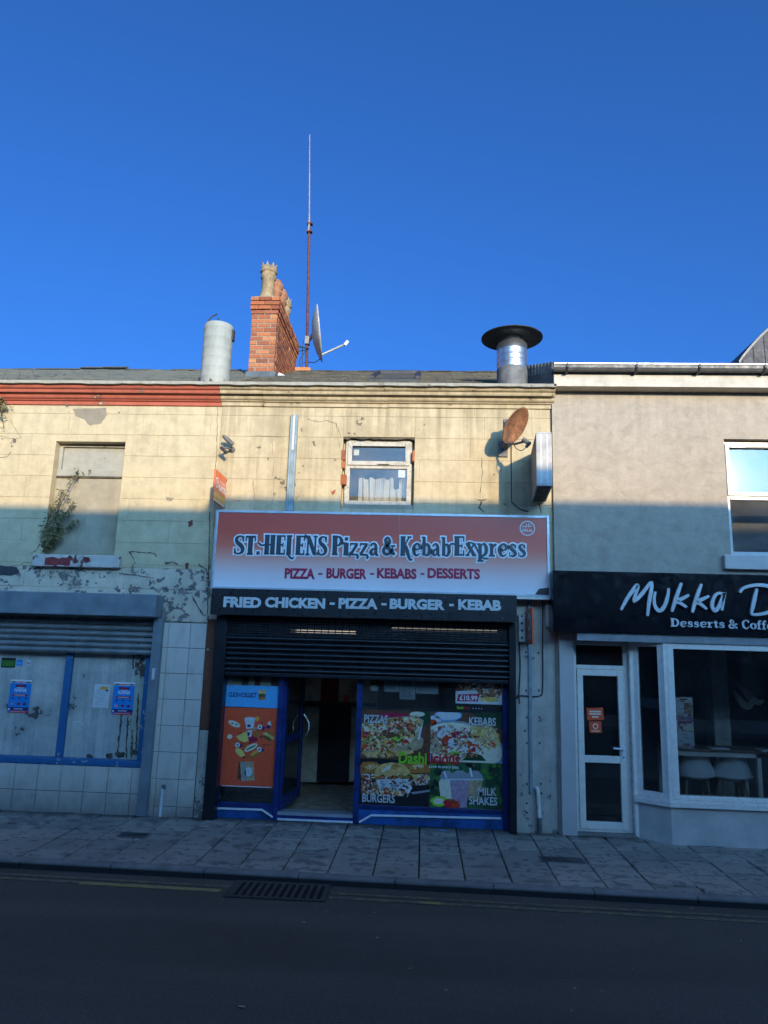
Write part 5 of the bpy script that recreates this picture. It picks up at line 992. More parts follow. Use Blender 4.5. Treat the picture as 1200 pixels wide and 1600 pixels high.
# ================================================================ ROOF
RS = (7.44-5.72)/(12.8-9.1)
def rz(y): return 5.72+RS*(y-9.1)
RX0, RX1 = -12, at(824, 590, 9.8)[0]
m = MB(); m.add([(RX0, 9.08, 5.69), (XR, 9.08, 5.69), (XR, 12.8, 7.41), (RX0, 12.8, 7.41), (XR, 16.5, 5.7), (RX0, 16.5, 5.7), (RX0, 9.08, 5.6), (XR, 9.08, 5.6), (XR, 16.5, 5.6), (RX0, 16.5, 5.6)],
      [(0, 1, 2, 3), (3, 2, 4, 5), (6, 7, 8, 9), (0, 3, 5, 9, 6), (1, 7, 8, 4, 2)]); m.build('roof', 'roof_slate', P)
def slates(x0, x1, mat, par, nm, ymax=12.75):
    m = MB(); rr = random.Random(int(x0*10)); rows = 0; y = 9.1
    while y < ymax-.05:
        x = x0+(.13 if rows % 2 else 0)
        while x < x1-.01:
            xe = min(x+.255, x1); dz = rr.uniform(0, .008); y1 = min(y+.24, ymax)
            a, b = x+.003, xe-.003; yy = y-rr.uniform(0, .01)
            m.add([(a, yy, rz(yy)+.022+dz), (b, yy, rz(yy)+.022+dz), (b, y1, rz(y1)+.004), (a, y1, rz(y1)+.004), (a, yy, rz(yy)+.005), (b, yy, rz(yy)+.005)], [(0, 1, 2, 3), (4, 5, 1, 0), (4, 0, 3), (5, 2, 1)]); x = xe
        y += .2; rows += 1
    m.build('slates', mat, par, kind='stuff', label=nm)
xg = at(392, 590, 10.5)[0]
slates(-9, xg, 'roof_grey', L, 'smooth grey green slates on the left roof'); slates(xg+.0, XR, 'roof_slate', P, 'mossy brown slates')
for i, x in enumerate([(-9+.45*k) for k in range(int((XR+9)/.45))]):
    m = MB(); dz = random.uniform(-.008, .01)+(.045 if -7.0 < x < -6.2 else 0); m.prism([(x+.004, 0), (x+.446, 0)][:0] or [(12.66, 7.395+dz), (12.8, 7.475+dz), (12.94, 7.395+dz), (12.8, 7.36+dz)], x+.004, x+.446, 'X'); m.build('ridge_tile', 'roof_grey' if x < xg else 'roof_slate', L if x < xg else P)
# valley of lead on the left roof
m = MB(); pts = [(at(-10, 604, 9.6)[0], 9.8), (at(90, 590, 10.8)[0], 11.2), (at(150, 583, 12.3)[0], 12.6)]
m.add([(x, y+o, rz(y+o)+.035) for o in (0, .12) for x, y in pts], [(0, 1, 4, 3), (1, 2, 5, 4)]); m.build('lead_flashing', 'lead', L)
# skylight
s0, s1 = at(583, 593, 10.8)[0], at(657, 593, 10.8)[0]; sk = thing('skylight', ((s0+s1)/2, 10.7, rz(10.7)), 'dark low skylight set in the mossy slates above the takeaway', 'skylight')
def rbox(m, x0, x1, y0, y1, h0, h1): m.add([(x, y, rz(y)+h) for x in (x0, x1) for y in (y0, y1) for h in (h0, h1)], [(0, 1, 3, 2), (4, 6, 7, 5), (0, 4, 5, 1), (2, 3, 7, 6), (0, 2, 6, 4), (1, 5, 7, 3)]); return m
m = MB(); rbox(m, s0, s1, 9.95, 10.1, .0, .06); rbox(m, s0, s1, 11.5, 11.62, .0, .11); rbox(m, s0, s0+.07, 10.1, 11.5, 0, .1); rbox(m, s1-.07, s1, 10.1, 11.5, 0, .1); m.build('frame', 'rod_dark', sk)
m = MB(); rbox(m, s0+.07, s1-.07, 10.1, 11.5, .04, .06); m.build('pane', 'roof_slate', sk)
# ---------------------------------------------------------------- chimney
CY0, CY1 = 11.0, 12.85
c0, c1 = at(391, 520, CY0)[0], at(432, 520, CY0)[0]; cz0, cz1 = at(411, 581, CY0)[1], at(411, 464, CY0)[1]
K = thing('chimney_stack', ((c0+c1)/2, CY0, rz(CY0)), 'red brick chimney stack rising from the roof behind the cream cornice', 'chimney')
m = MB(); m.box(c0+.012, c1-.012, CY0+.01, CY1-.012, rz(CY0)-.1, cz1-.01); m.build('core', 'mortar', K)
nc = 17; ch = (cz1-cz0)/nc; W2 = (c1-c0)
def bk(x0, x1, y0, y1, z0, z1, mat='brick', nm='brick'):
    m = MB(); j = random.uniform(-.003, .003); m.box(x0+j, x1+j, y0+j, y1+j, z0, z1); return m.build(nm, mat, K, bevel=.004)
RB = MB()
for k in range(nc):
    z0, z1 = cz0+k*ch+.007, cz0+(k+1)*ch-.007; pr = 0.03 if k >= nc-3 else (.015 if k == nc-4 else 0)
    xs = [c0-pr, c0+W2*(.5 if k % 2 else .27), c1+pr] if k % 2 else [c0-pr, c0+W2*.27, c0+W2*.75, c1+pr]
    for a, b in zip(xs, xs[1:]): bk(a+.007, b-.007, CY0-pr, CY0+.1, z0, z1)
    y = CY0+.1 if k % 2 else CY0+.1
    ys = [CY0+.1+.005]; yy = CY0+.1+(.12 if k % 2 else .225)
    while yy < CY1-.03: ys.append(yy); yy += .225
    ys.append(CY1+pr)
    for a, b in zip(ys, ys[1:]): bk(c1-.08+pr, c1+pr, a+.004, b-.006, z0, z1)
    RB.box(c0-pr, c0+.08-pr, CY0+.105, CY1+pr, z0, z1); RB.box(c0+.082, c1-.085, CY1-.1, CY1+pr, z0, z1)
RB.build('hidden_side_bricks', 'brick', K, kind='stuff')
m = MB(); m.box(c0-.03, c1+.03, CY0-.03, CY0+.3, rz(CY0)-.05, cz0); m.box(c0-.03, c1+.02, CY0+.3, CY1, rz(CY0)-.05, cz0+.0); m.build('cement_apron', 'lead', K)
m = MB(); m.prism([(c1+.022, rz(CY0)+.02), (c1+.25, rz(CY0)+.0), (c1+.2, rz(CY0)+.06), (c1+.06, rz(CY0)+.13)], CY0+.1, CY0+.5); m.build('flaunching_scrap', 'p_offwhite', K)
m = MB(); m.box(c0+.02, c1-.02, CY0+.02, CY1-.02, cz1-.012, cz1+.03); m.build('capping', 'mortar', K, bevel=.012)
def pot(px_, yy, top, r, crown, mat):
    x = at(px_, 450, yy)[0]; zt_ = at(px_, top, yy)[1]; z0 = cz1+.02; h = zt_-z0; o = MB().use(mat)
    pr = [(r*1.25, z0), (r*1.2, z0+h*.08), (r*.95, z0+h*.3), (r*.92, z0+h*.58), (r*1.15, z0+h*.62), (r*1.15, z0+h*.7), (r*1.0, z0+h*.74)]
    if crown: pr += [(r*1.0, z0+h*.76), (r*1.28, z0+h*.78), (r*1.28, z0+h*.81), (r*1.12, z0+h*.83), (r*1.2, z0+h*.9), (r*.85, z0+h*.9), (r*.8, z0+h*.5)]
    else: pr += [(r*1.3, z0+h*.8), (r*1.32, z0+h*.88), (r*1.1, z0+h*.93), (r*.95, z0+h), (r*.8, z0+h), (r*.75, z0+h*.5)]
    o.lathe((x, yy, 0), pr, 20)
    if crown:
        for i in range(8):
            a = i*math.pi/4; ca, sa = math.cos(a), math.sin(a); c_ = Vector((x+r*ca, yy+r*sa, z0+h*.88)); tg = Vector((-sa, ca, 0))*r*.3; rd_ = Vector((ca, sa, 0))*r*.1
            o.add([c_-tg-rd_, c_+tg-rd_, c_+tg+rd_, c_-tg+rd_, c_+rd_*1.5+Vector((0, 0, h*.13)), c_+rd_*2+Vector((0, 0, h*.12))], [(0, 1, 4), (1, 2, 5, 4), (2, 3, 5), (3, 0, 4, 5)])
    return o.build('chimney_pot', parent=K)
pot(418.5, CY0+.22, 414, .115, True, 'pot'); pot(430.5, CY0+.68, 440, .105, False, 'pot_red'); pot(439, CY0+1.14, 454, .105, False, 'pot_red'); pot(447, CY0+1.58, 467, .1, True, 'pot')
# ---------------------------------------------------------------- spiral flue, left
FY = 9.42
f0, f1 = at(316.5, 555, FY-.0)[0], at(361.5, 555, FY)[0]; fr_ = (f1-f0)/2*.985; fxc = (f0+f1)/2; fzb, fzt = 5.66, at(339, 503, FY-.15)[1]
V = thing('spiral_flue', (fxc, FY, fzb), 'pale galvanised ribbed flue with two dark rods on top, standing at the eaves', 'flue')
pr = [(fr_, fzb)]; zz = fzb+.12
while zz < fzt-.05: pr += [(fr_, zz-.008), (fr_*1.012, zz-.002), (fr_*1.012, zz+.004), (fr_, zz+.01)]; zz += .148
pr += [(fr_, fzt-.012), (fr_*.97, fzt), (fr_*.9, fzt), (fr_*.88, fzt-.3)]
m = MB(); m.lathe((fxc, FY, 0), pr, 40); m.build('pipe', 'galvanised', V)
m = MB(); pts = []
for i in range(41): a = i*2*math.pi/40; pts.append((a, .03+.06*random.random()*(1 if i % 3 else 2)))
m.add([(fxc+fr_*1.03*math.cos(a), FY+fr_*1.03*math.sin(a), z_) for a, h in pts for z_ in (5.72, 5.75+h)], [(2*i, 2*i+2, 2*i+3, 2*i+1) for i in range(40)]); m.build('torn_flashing', 'old_brown', V)
m = MB(); m.tube(crom([(fxc-fr_*.78, FY-.05, fzt-.1), (fxc-fr_*.75, FY-.05, fzt+.05), (fxc-fr_*.5, FY-.05, fzt+.13), (fxc-fr_*.1, FY-.05, fzt+.17)], 4), .011, 6); m.build('rod', 'rod_dark', V); m = MB(); m.tube([(fxc+fr_*.05, FY-.1, fzt-.1), (fxc+fr_*.05, FY-.1, fzt+.08)], .011, 6); m.build('rod', 'rod_dark', V); m = MB(); m.box(f1-.012, f1+.02, FY-.04, FY+.04, fzt-.22, fzt-.06); m.build('clip', 'rod_dark', V)
# ---------------------------------------------------------------- extractor with wide cowl, right
EY = 9.45
f0, f1 = at(776, 570, EY)[0], at(824, 570, EY)[0]; er = (f1-f0)/2*.985; ex = (f0+f1)/2; e0, e1, e2 = 5.66, at(800, 570, EY-er)[1], at(800, 530, EY-er)[1]
V = thing('extractor_flue', (ex, EY, e0), 'shiny steel kitchen extractor flue with a wide dark disc cowl', 'flue')
m = MB(); m.lathe((ex, EY, 0), [(er*1.01, e0), (er*1.01, e1), (er, e1+.01)], 40); m.build('lower_pipe', 'steel_dull', V)
pr = [(er, e1+.01)]
for q in (.25, .45, .72): zz = e1+(e2-e1)*q; pr += [(er, zz-.012), (er*1.03, zz), (er, zz+.012)]
pr += [(er, e2), (er*.82, e2+.015), (er*.82, e2+.12)]
m = MB(); m.lathe((ex, EY, 0), pr, 48); m.build('upper_pipe', 'steel', V)
cr = (at(848, 528, EY)[0]-at(752.5, 528, EY)[0])/2; m = MB(); m.lathe((ex, EY, 0), [(er*.8, e2+.1), (cr*.6, e2+.11), (cr, e2+.10), (cr, e2+.112), (cr*.5, e2+.2), (.001, e2+.25)], 56); m.build('cowl', 'cowl', V)
# ---------------------------------------------------------------- mast, whip aerial and white dish
MY = 12.95
xb_, zb_ = at(479.5, 583, MY); xt_, zt_ = at(483.3, 348, MY); xw_, zw_ = at(484.3, 212, MY)
V = thing('aerial_mast', (xb_, MY, zb_-.25), 'tall thin rust red mast with a pale whip aerial beside the chimney', 'aerial')
m = MB(); m.tube([(xb_, MY, zb_-.25), (xt_, MY, zt_)], .027, 10); m.build('mast', 'mast_rust', V)
m = MB(); m.tube([(xt_-.0, MY-.03, zt_-.22), (xt_, MY-.03, zt_+.1)], .022, 8); m.tube([(xt_, MY-.03, zt_+.1), (xw_, MY-.03, zw_)], [.016, .011], 8); m.build('whip', 'mast_white', V)
for q in (.02, .2): m = MB(); m.box(xt_-.04, xt_+.07, MY-.06, MY+.04, zt_-q-.03, zt_-q); m.build('clamp', 'mast_rust', V)
for q in (.3, 1.35, 3.9): m = MB(); x = xb_+(xt_-xb_)*.8; 
m = MB(); zb2 = at(478, 547, MY)[1]; m.tube([(c1+.0, CY1-.1, zb2), (xb_+.02, MY-.03, zb2+.01)], .014, 6); m.tube([(c1+.0, CY1-.1, zb2-.12), (xb_-.03, MY-.03, zb2-.01)], .01, 6); m.build('bracket', 'rod_dark', V)
m = MB(); m.tube(crom([(xb_-.02, MY-.04, zb2), (xb_-.14, MY-.06, zb2-.25), (xb_-.1, MY-.06, zb2-.45), (xb_-.2, MY-.06, zb2-.5)], 5), .008, 5); m.tube(crom([(xb_-.02, MY-.04, zb2+.3), (xb_-.1, MY-.05, zb2+.1), (xb_-.08, MY-.05, zb2-.5)], 5), .007, 5); m.build('loose_wire', 'cable', V)
m = MB(); m.box(xb_-.22, xb_+.1, MY-.2, MY+.1, 7.42, 7.52); m.build('ridge_brick', 'brick', V, bevel=.02)
def V3(a, b, Y): return Vector(P3(a, b, Y))
dc = V3(497.5, 521, MY-.1); n_ = Vector((1, .12, .12)).normalized(); up_ = V3(494, 480, MY-.1)-V3(501.5, 562, MY-.1); rr_ = up_.length/2
V = thing('satellite_dish', tuple(V3(483, 533, MY-.05)), 'white satellite dish seen edge on, fixed to the tall mast', 'satellite dish')
zax = n_-up_.normalized()*n_.dot(up_.normalized()); zax.normalize(); ux = up_.normalized(); tm = Matrix((ux.cross(zax).normalized()*-1, ux, zax)).transposed()
m = MB(); m.lathe(dc+zax*.0, [(.001, -.13), (rr_*.35, -.115), (rr_*.7, -.065), (rr_*.93, -.005), (rr_, .02), (rr_, .03), (rr_*.92, .005), (rr_*.6, -.06), (.001, -.115)], 36, True, tm); m.build('reflector', 'dish_white', V)
b0_ = V3(499, 556, MY-.15); b1_ = V3(541, 537, MY-.3); m = MB(); m.tube([b0_, b1_], .02, 8); m.build('arm', 'dish_white', V); m = MB(); m.tube([b1_+Vector((-.03, 0, -.03)), b1_+Vector((.03, .0, .05))], .035, 10); m.build('receiver', 'p_offwhite', V)
m = MB(); a_ = V3(482, 533, MY); m.tube([a_, dc-zax*.1], .035, 8); m.box(a_.x-.06, a_.x+.02, MY-.07, MY+.05, a_.z-.08, a_.z+.08); m.build('mount', 'mast_white', V)
m = MB(); m.tube(crom([V3(500, 561, MY-.1), V3(492, 566, MY-.05), V3(482, 566, MY), V3(474, 567, MY)], 5), .009, 5); m.build('cable', 'cable', V)
# ---------------------------------------------------------------- rusty dish on the wall
dY = YW-.41; dc = V3(804, 665, dY); n_ = Vector((.64, -.52, -.56)).normalized(); rr_ = .24
V = thing('satellite_dish', P3(790, 697, YW), 'rusty brown satellite dish on a bent arm on the cream wall', 'satellite dish')
tm = n_.to_track_quat('Z', 'Y').to_matrix(); sc_ = Matrix.Diagonal((.86, 1.08, 1))
m = MB(); m.lathe(dc, [(.001, -.05), (rr_*.5, -.035), (rr_*.9, .0), (rr_, .012), (rr_*1.02, .018), (rr_*.98, .022), (rr_*.88, .008), (rr_*.5, -.025), (.001, -.04)], 36, True, tm @ sc_); m.build('reflector', 'rusty', V)
wb_ = V3(786, 700, YW-.02); m = MB(); m.box(wb_.x-.06, wb_.x+.06, YW-.03, YW-.002, wb_.z-.12, wb_.z+.1); m.build('wall_plate', 'steel_dull', V)
m = MB(); bk_ = dc-n_*.13; m.tube([wb_, wb_+Vector((.02, -.18, .02)), bk_], [.03, .028, .03], 8); m.tube([bk_, dc-n_*.05], .03, 8); m.box(bk_.x-.05, bk_.x+.03, bk_.y-.02, bk_.y+.08, bk_.z-.07, bk_.z+.03); m.build('mount', 'steel_dull', V)
a_ = dc+tm @ Vector((0, -.2, 0)); best = min((dc+tm @ sc_ @ Vector((rr_*math.cos(q), rr_*math.sin(q), 0)) for q in [i*.1 for i in range(63)]), key=lambda v: v.z-v.x*.3)
l0 = V3(819, 690, dY-.22); l1 = V3(828, 694, dY-.25); m = MB(); m.tube([best-n_*.02, (best+l0)/2+Vector((0, 0, -.015)), l0], .016, 6); m.build('arm', 'steel_dull', V)
m = MB(); m.tube([V3(817, 686, dY-.22), l1], .028, 10); m.tube([V3(827, 692, dY-.25), V3(822, 699, dY-.24)], .02, 8); m.build('receiver', 'steel_dull', V)
m = MB(); m.tube(crom([V3(822, 699, dY-.24), V3(815, 704, dY-.2), V3(806, 700, dY-.1), V3(801, 690, dY)], 5), .005, 5); m.build('lead_cable', 'cable', V)
cable('cable', [(799, 692), (799, 735), (799.5, 780), (802, 786), (812, 795), (826, 799)], 'thin dark cable running down the cream wall from the rusty dish', .006, YW-.012)
cable('cable', [(843, 786), (844, 794), (846, 801)], 'short dangling cable under the projecting box sign', .006, YW-.1)
# ---------------------------------------------------------------- projecting box sign
x0, zb_ = at(830, 785, YW); x1 = x0+.185; zt_ = at(827, 709, YW)[1]; yo = YW-.95; yi = YW-.03
V = thing('box_sign', (x0, YW, zb_), 'blank white box sign jutting from the wall between takeaway and cafe', 'projecting sign')
m = MB(); m.box(x0, x1, yo, yi, zb_, zb_+.02); m.box(x0, x1, yo, yi, zt_-.02, zt_); m.box(x0, x1, yo, yo+.02, zb_+.02, zt_-.02); m.box(x0, x1, yi-.02, yi, zb_+.02, zt_-.02); m.box(x0-.003, x0+.012, yo+.022, yo+.04, zb_+.02, zt_-.02); m.build('casing', 'box_paint', V, bevel=.005)
m = MB(); m.box(x0+.006, x0+.012, yo+.042, yi-.022, zb_+.022, zt_-.022); m.build('face', 'pale_panel', V); m = MB(); m.box(x1-.012, x1-.006, yo+.022, yi-.022, zb_+.022, zt_-.022); m.build('face', 'pale_panel', V)
m = MB(); m.box(x0+.02, x1-.02, yo+.03, yi-.03, zb_-.006, zb_-.001); m.build('underside', 'old_brown', V)
m = MB(); 
for k in (.3, .7): m.box(x0+(x1-x0)*k-.003, x0+(x1-x0)*k+.003, yo-.003, yo, zb_+.01, zt_-.01)
m.build('seams', 'alu', V)
for z in (zb_+.08, zt_-.1): m = MB(); m.box(x0+.06, x0+.12, yi, YW, z-.03, z+.03); m.build('bracket', 'steel_dull', V)
V.rotation_euler.z = -R(4.6)

# ================================================================ CAFE
YC = YW-.05
G = thing('cafe', (4, YC, .12), 'grey rendered cafe with white bay window and black fascia, at the right', 'shop building')
zgt = at(930, 1002, YC)[1]; xd0, xd1 = at(898, 1150, YC)[0], at(989, 1150, YC)[0]
ZR = at(870, 601, YC)[1]+.02
u0, uz0, uz1 = at(1137, 780, YC)[0], at(1170, 872, YC)[1], at(1170, 686, YC)[1]; u1 = u0+1.35
m = MB(); shell(m, XR+.002, 9, 0, ZR+.2, [(u0, u1, uz0, uz1), (xd0, 9.5, -.1, zgt)], YC, YC+.3); m.build('wall', 'grey_render', G)
# eaves: fascia board, gutter, brackets, verge
ez0, ez1 = at(1000, 604, YC-.2)[1], at(1000, 584, YC-.2)[1]
m = MB(); m.box(XR-.0, 9, YC-.2, YC-.17, ez0, ez1+.12); m.box(XR-.0, 9, YC-.17, YC+.0, ez0-.0, ez0+.02); m.build('fascia_board', 'fascia_white', G)
gz = at(1000, 571, YC-.3)[1]
gu = MB(); pr = [(YC-.2, gz), (YC-.21, gz-.04), (YC-.24, gz-.07), (YC-.27, gz-.078), (YC-.3, gz-.07), (YC-.325, gz-.04), (YC-.33, gz), (YC-.34, gz), (YC-.34, gz+.012), (YC-.325, gz+.012), (YC-.315, gz-.03), (YC-.27, gz-.06), (YC-.22, gz-.03), (YC-.21, gz)]
gu.prism(pr, XR-.02, 9, 'X'); gg = gu.build('gutter', 'gutter', G)
m = MB(); m.box(XR-.02, 9, YC-.345, YC-.335, gz+.0, gz+.016); m.build('gutter_lip', 'alu', gg)
for a in (886, 994, 1092, 1194): x = at(a, 578, YC-.3)[0]; m = MB(); m.prism([(YC-.35, gz+.01), (YC-.345, gz-.04), (YC-.29, gz-.092), (YC-.19, gz-.092), (YC-.19, gz-.07), (YC-.28, gz-.075)], x-.012, x+.012, 'X'); m.build('gutter_bracket', 'rod_dark', gg)
m = MB(); m.add([(XR, YC-.2, ez1+.12), (9, YC-.2, ez1+.12), (9, 13, ez1+1.0), (XR, 13, ez1+1.0), (XR, 13, 5), (9, 13, 5)], [(0, 1, 2, 3), (3, 2, 5, 4)]); m.build('roof', 'roof_slate', G)
v0 = at(826, 590, 9.35)[0]; vz = at(862, 570, YC-.1)[1]
m = MB(); m.add([(v0, 9.75, at(826, 572, 9.75)[1]), (XR, YC-.2, vz), (XR, YC-.2, 5.74), (v0, 9.75, 5.74), (XR, 10.2, vz+.2), (v0, 10.4, vz+.2)], [(0, 1, 2, 3), (1, 0, 5, 4)])
m.build('verge_cheek', 'lead', G)
for i in range(9):
    k = (i+.5)/9; x, y = v0+(XR-v0)*k, 9.75+(YC-.2-9.75)*k; zt2 = at(826, 572, 9.75)[1]*(1-k)+vz*k; m = MB(); m.tube([(x, y-.006, zt2), (x, y-.006, zt2-.17)], .012, 5); m.build('lead_roll', 'lead', G)
# upper window
m = MB(); frame(m, u0+.0, u1, uz0+.03, uz1-.02, .06, YC+.07, YC+.14); zt_ = at(1170, 778, YC+.1)[1]; m.box(u0+.06, u1-.06, YC+.072, YC+.138, zt_-.035, zt_+.035); cw = m.build('upper_window', 'upvc', G, bevel=.006)
m = MB(); frame(m, u0+.03, u1-.03, zt_+.015, uz1-.05, .055, YC+.05, YC+.069); m.build('casement', 'upvc', cw, bevel=.006)
m = MB(); m.box(u0+.06, u1-.06, YC+.1, YC+.105, zt_+.035, uz1-.08); m.build('pane', 'glass_frosted', cw); m = MB(); m.box(u0+.06, u1-.06, YC+.1, YC+.105, uz0+.09, zt_-.035); m.build('pane', 'glass_up', cw)
m = MB(); m.box(u0+.3, u0+.6, YC+.042, YC+.05, uz1-.095, uz1-.08); m.build('trickle_vent', 'p_greyprint', cw)
m = MB(); m.box(u0-.4, u1+.4, YC+.8, YC+.85, uz0-.3, uz1+.3); m.box(u0-.4, u0-.38, YC+.3, YC+.8, uz0-.3, uz1+.3); m.box(u1+.38, u1+.4, YC+.3, YC+.8, uz0-.3, uz1+.3); m.box(u0-.4, u1+.4, YC+.3, YC+.8, uz0-.32, uz0-.3); m.box(u0-.4, u1+.4, YC+.3, YC+.8, uz1+.3, uz1+.32); m.build('room_behind', 'interior', G)
sl_ = rc(1132, 872, 1300, 891, YC-.06); m = MB(); m.box(sl_[0], u1+.1, YC-.08, YC+.1, sl_[2], uz0+.028); m.build('window_sill', 'pale_cladding', G, bevel=.01)
# black sign
YB_ = 8.87
b0_, _, bz0, bz1 = rc(864, 890, 1200, 991, YB_)
B = thing('fascia_sign', (3.5, YB_, bz0), 'black fascia sign reading Mukka D and Desserts & Coffee in pale letters', 'shop sign')
bz1 = at(1000, 894, YB_)[1]; bz0 = at(1000, 990, YB_)[1]
plain('gloss_black', (.008, .008, .01), .12, 0, .1, 4, .0)
m = MB(); m.box(b0_, 7.5, YB_, YC-.002, bz0, bz1); m.build('board', 'gloss_black', B, bevel=.006)
Lx = lambda a, b: at(860+a/3.529, 880+b/3.529, YB_)
strokes = [[(385, 258), (402, 225), (430, 178), (470, 125), (474, 138), (462, 180), (452, 208)], [(452, 215), (480, 192), (515, 150), (548, 104)], [(552, 102), (552, 140), (538, 220), (530, 292)],
  [(572, 158), (566, 200), (572, 240), (592, 262), (615, 250), (632, 215), (643, 170), (645, 140)], [(716, 110), (698, 160), (678, 220), (664, 268)], [(758, 176), (722, 196), (690, 210), (712, 222), (745, 244)],
  [(826, 116), (808, 165), (788, 225), (776, 272)], [(868, 182), (830, 200), (798, 214), (820, 226), (855, 254)], [(944, 170), (915, 168), (892, 195), (884, 238), (900, 262), (922, 240), (940, 195), (952, 166), (944, 215), (938, 262)],
  [(1036, 162), (1055, 140), (1095, 126), (1150, 122), (1210, 134), (1262, 168), (1270, 215), (1235, 255), (1170, 278), (1115, 284), (1096, 278)], [(1130, 142), (1118, 190), (1108, 240), (1098, 276)]]
def wds(n, a, b): return [a+(b-a)*math.sin(math.pi*i/(n-1)) for i in range(n)]
m1 = MB(); m2 = MB()
for i, s_ in enumerate(strokes):
    pts = [Lx(*q) for q in s_]; n = len(pts)*6-5; m1.ribbon(crom(pts, 6), wds(n, .028, .046), YB_-.045-i*.0004, .012); m2.ribbon(crom(pts, 6), wds(n, .024, .04), YB_-.032, .031)
m1.build('script_letters', 'p_offwhite', B); m2.build('letter_sides', 'p_greyprint', B)
m = MB().use('p_offwhite')
X0, zb_ = Lx(662, 350); X1 = Lx(960, 356)[0]; zc_ = Lx(810, 306)[1]
def wavy(m, s_, a, b, y0_, y1_): Xa, Xb = Lx(a, y0_)[0], Lx(b, y0_)[0]; slab_text(m, s_, Xa, Xb, Lx((a+b)/2, y0_)[1], Lx((a+b)/2, y1_)[1], YB_-.004, 0, .004, .03)
wavy(m, 'Desserts', 662, 962, 352, 308); wavy(m, '&', 982, 1036, 359, 312); wavy(m, 'Coffee', 1058, 1268, 364, 316); m.build('small_letters', parent=B)
# soffit board, pillar, door
zs0 = at(1000, 1004, YB_)[1]
m = MB(); m.box(xd0-.0, 8.5, YB_+.04, YC+.35, zgt, bz0-.002); m.build('soffit', 'soffit_grey', G)
pb = rc(866, 992, 899, 1302, YC-.05); m = MB(); m.box(XR+.03, xd0, YC-.05, YC+.1, .12, bz0-.002); m.build('pillar', 'pale_cladding', G, bevel=.004)
YD = YC+.06
dz0, dtr, dzt = .15, at(940, 1046, YD)[1], zgt
m = MB(); frame(m, xd0, xd1-.02, dz0, dzt, .05, YD, YD+.07, .03); m.box(xd0+.05, xd1-.07, YD+.002, YD+.068, dtr, dtr+.05); m.box(xd1-.018, xd1+.03, YD-.09, YD+.07, .13, dzt); df = m.build('door_frame', 'upvc_shop', G, bevel=.004)
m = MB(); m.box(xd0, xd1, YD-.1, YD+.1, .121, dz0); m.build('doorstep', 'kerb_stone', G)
m = MB(); m.box(xd0+.05, xd1-.07, YD+.03, YD+.036, dtr+.05, dzt-.05); m.build('transom_pane', 'glass_cafe', df)
x0, x1 = xd0+.052, xd1-.072; zm0, zm1 = at(940, 1192, YD)[1], at(940, 1181, YD)[1]
m = MB(); frame(m, x0, x1, dz0+.032, dtr-.004, .075, YD-.012, YD+.05, .085); m.box(x0+.075, x1-.075, YD-.01, YD+.048, zm0, zm1); dr_ = m.build('door', 'upvc_shop', G, bevel=.005)
m = MB(); m.box(x0+.075, x1-.075, YD+.02, YD+.026, zm1, dtr-.08); m.build('pane', 'glass_cafe', dr_); m = MB(); m.box(x0+.075, x1-.075, YD+.02, YD+.026, dz0+.117, zm0); m.build('pane', 'glass_cafe', dr_)
hz_ = at(975, 1170, YD)[1]; hx_ = x1-.037; m = MB(); m.box(hx_-.018, hx_+.018, YD-.022, YD-.012, hz_-.14, hz_+.04); m.tube([(hx_, YD-.02, hz_), (hx_, YD-.06, hz_), (hx_-.13, YD-.06, hz_+.008)], .011, 8); m.build('handle', 'p_white', dr_)
m = MB(); m.ell(hx_, hz_-.1, .008, .014, YD-.0225); m.build('keyhole', 'rod_dark', dr_)
for a, b, c_, d_, nm, rt in ((917, 1106, 943, 1125, 'larger orange card with white lettering on the cafe door glass', -.06), (921, 1127, 940, 1145, 'smaller square orange sticker with a round logo on the cafe door glass', -.03)):
    r_ = rc(a, b, c_, d_, YD+.018); cx, cz_ = (r_[0]+r_[1])/2, (r_[2]+r_[3])/2; w_, h_ = (r_[1]-r_[0])/2, (r_[3]-r_[2])/2; cr_, sr_ = math.cos(rt), math.sin(-rt)
    m = MB().use('p_orange'); m.flat([(cx+u*w_*cr_-v*h_*sr_, cz_+u*w_*sr_+v*h_*cr_) for u, v in ((-1, -1), (1, -1), (1, 1), (-1, 1))], YD+.018)
    if w_ > .1:
        for k, q in enumerate((.35, -.05, -.55)): m.use('p_cream').rect(cx-w_*(.7 if k < 2 else .4), cx+w_*(.7 if k < 2 else .4), cz_+h_*q-.006, cz_+h_*q+.012, YD+.0172)
    else: m.use('p_cream').ell(cx, cz_+.01, .035, .035, YD+.0172); m.use('p_orange').ell(cx, cz_+.01, .022, .022, YD+.0166); m.use('p_cream').rect(cx-.05, cx+.05, cz_-h_*.75, cz_-h_*.6, YD+.0172)
    tag(m.build('door_sticker', loc=(cx, YD+.018, cz_)), nm, 'sticker', 'orange stickers on the cafe door')
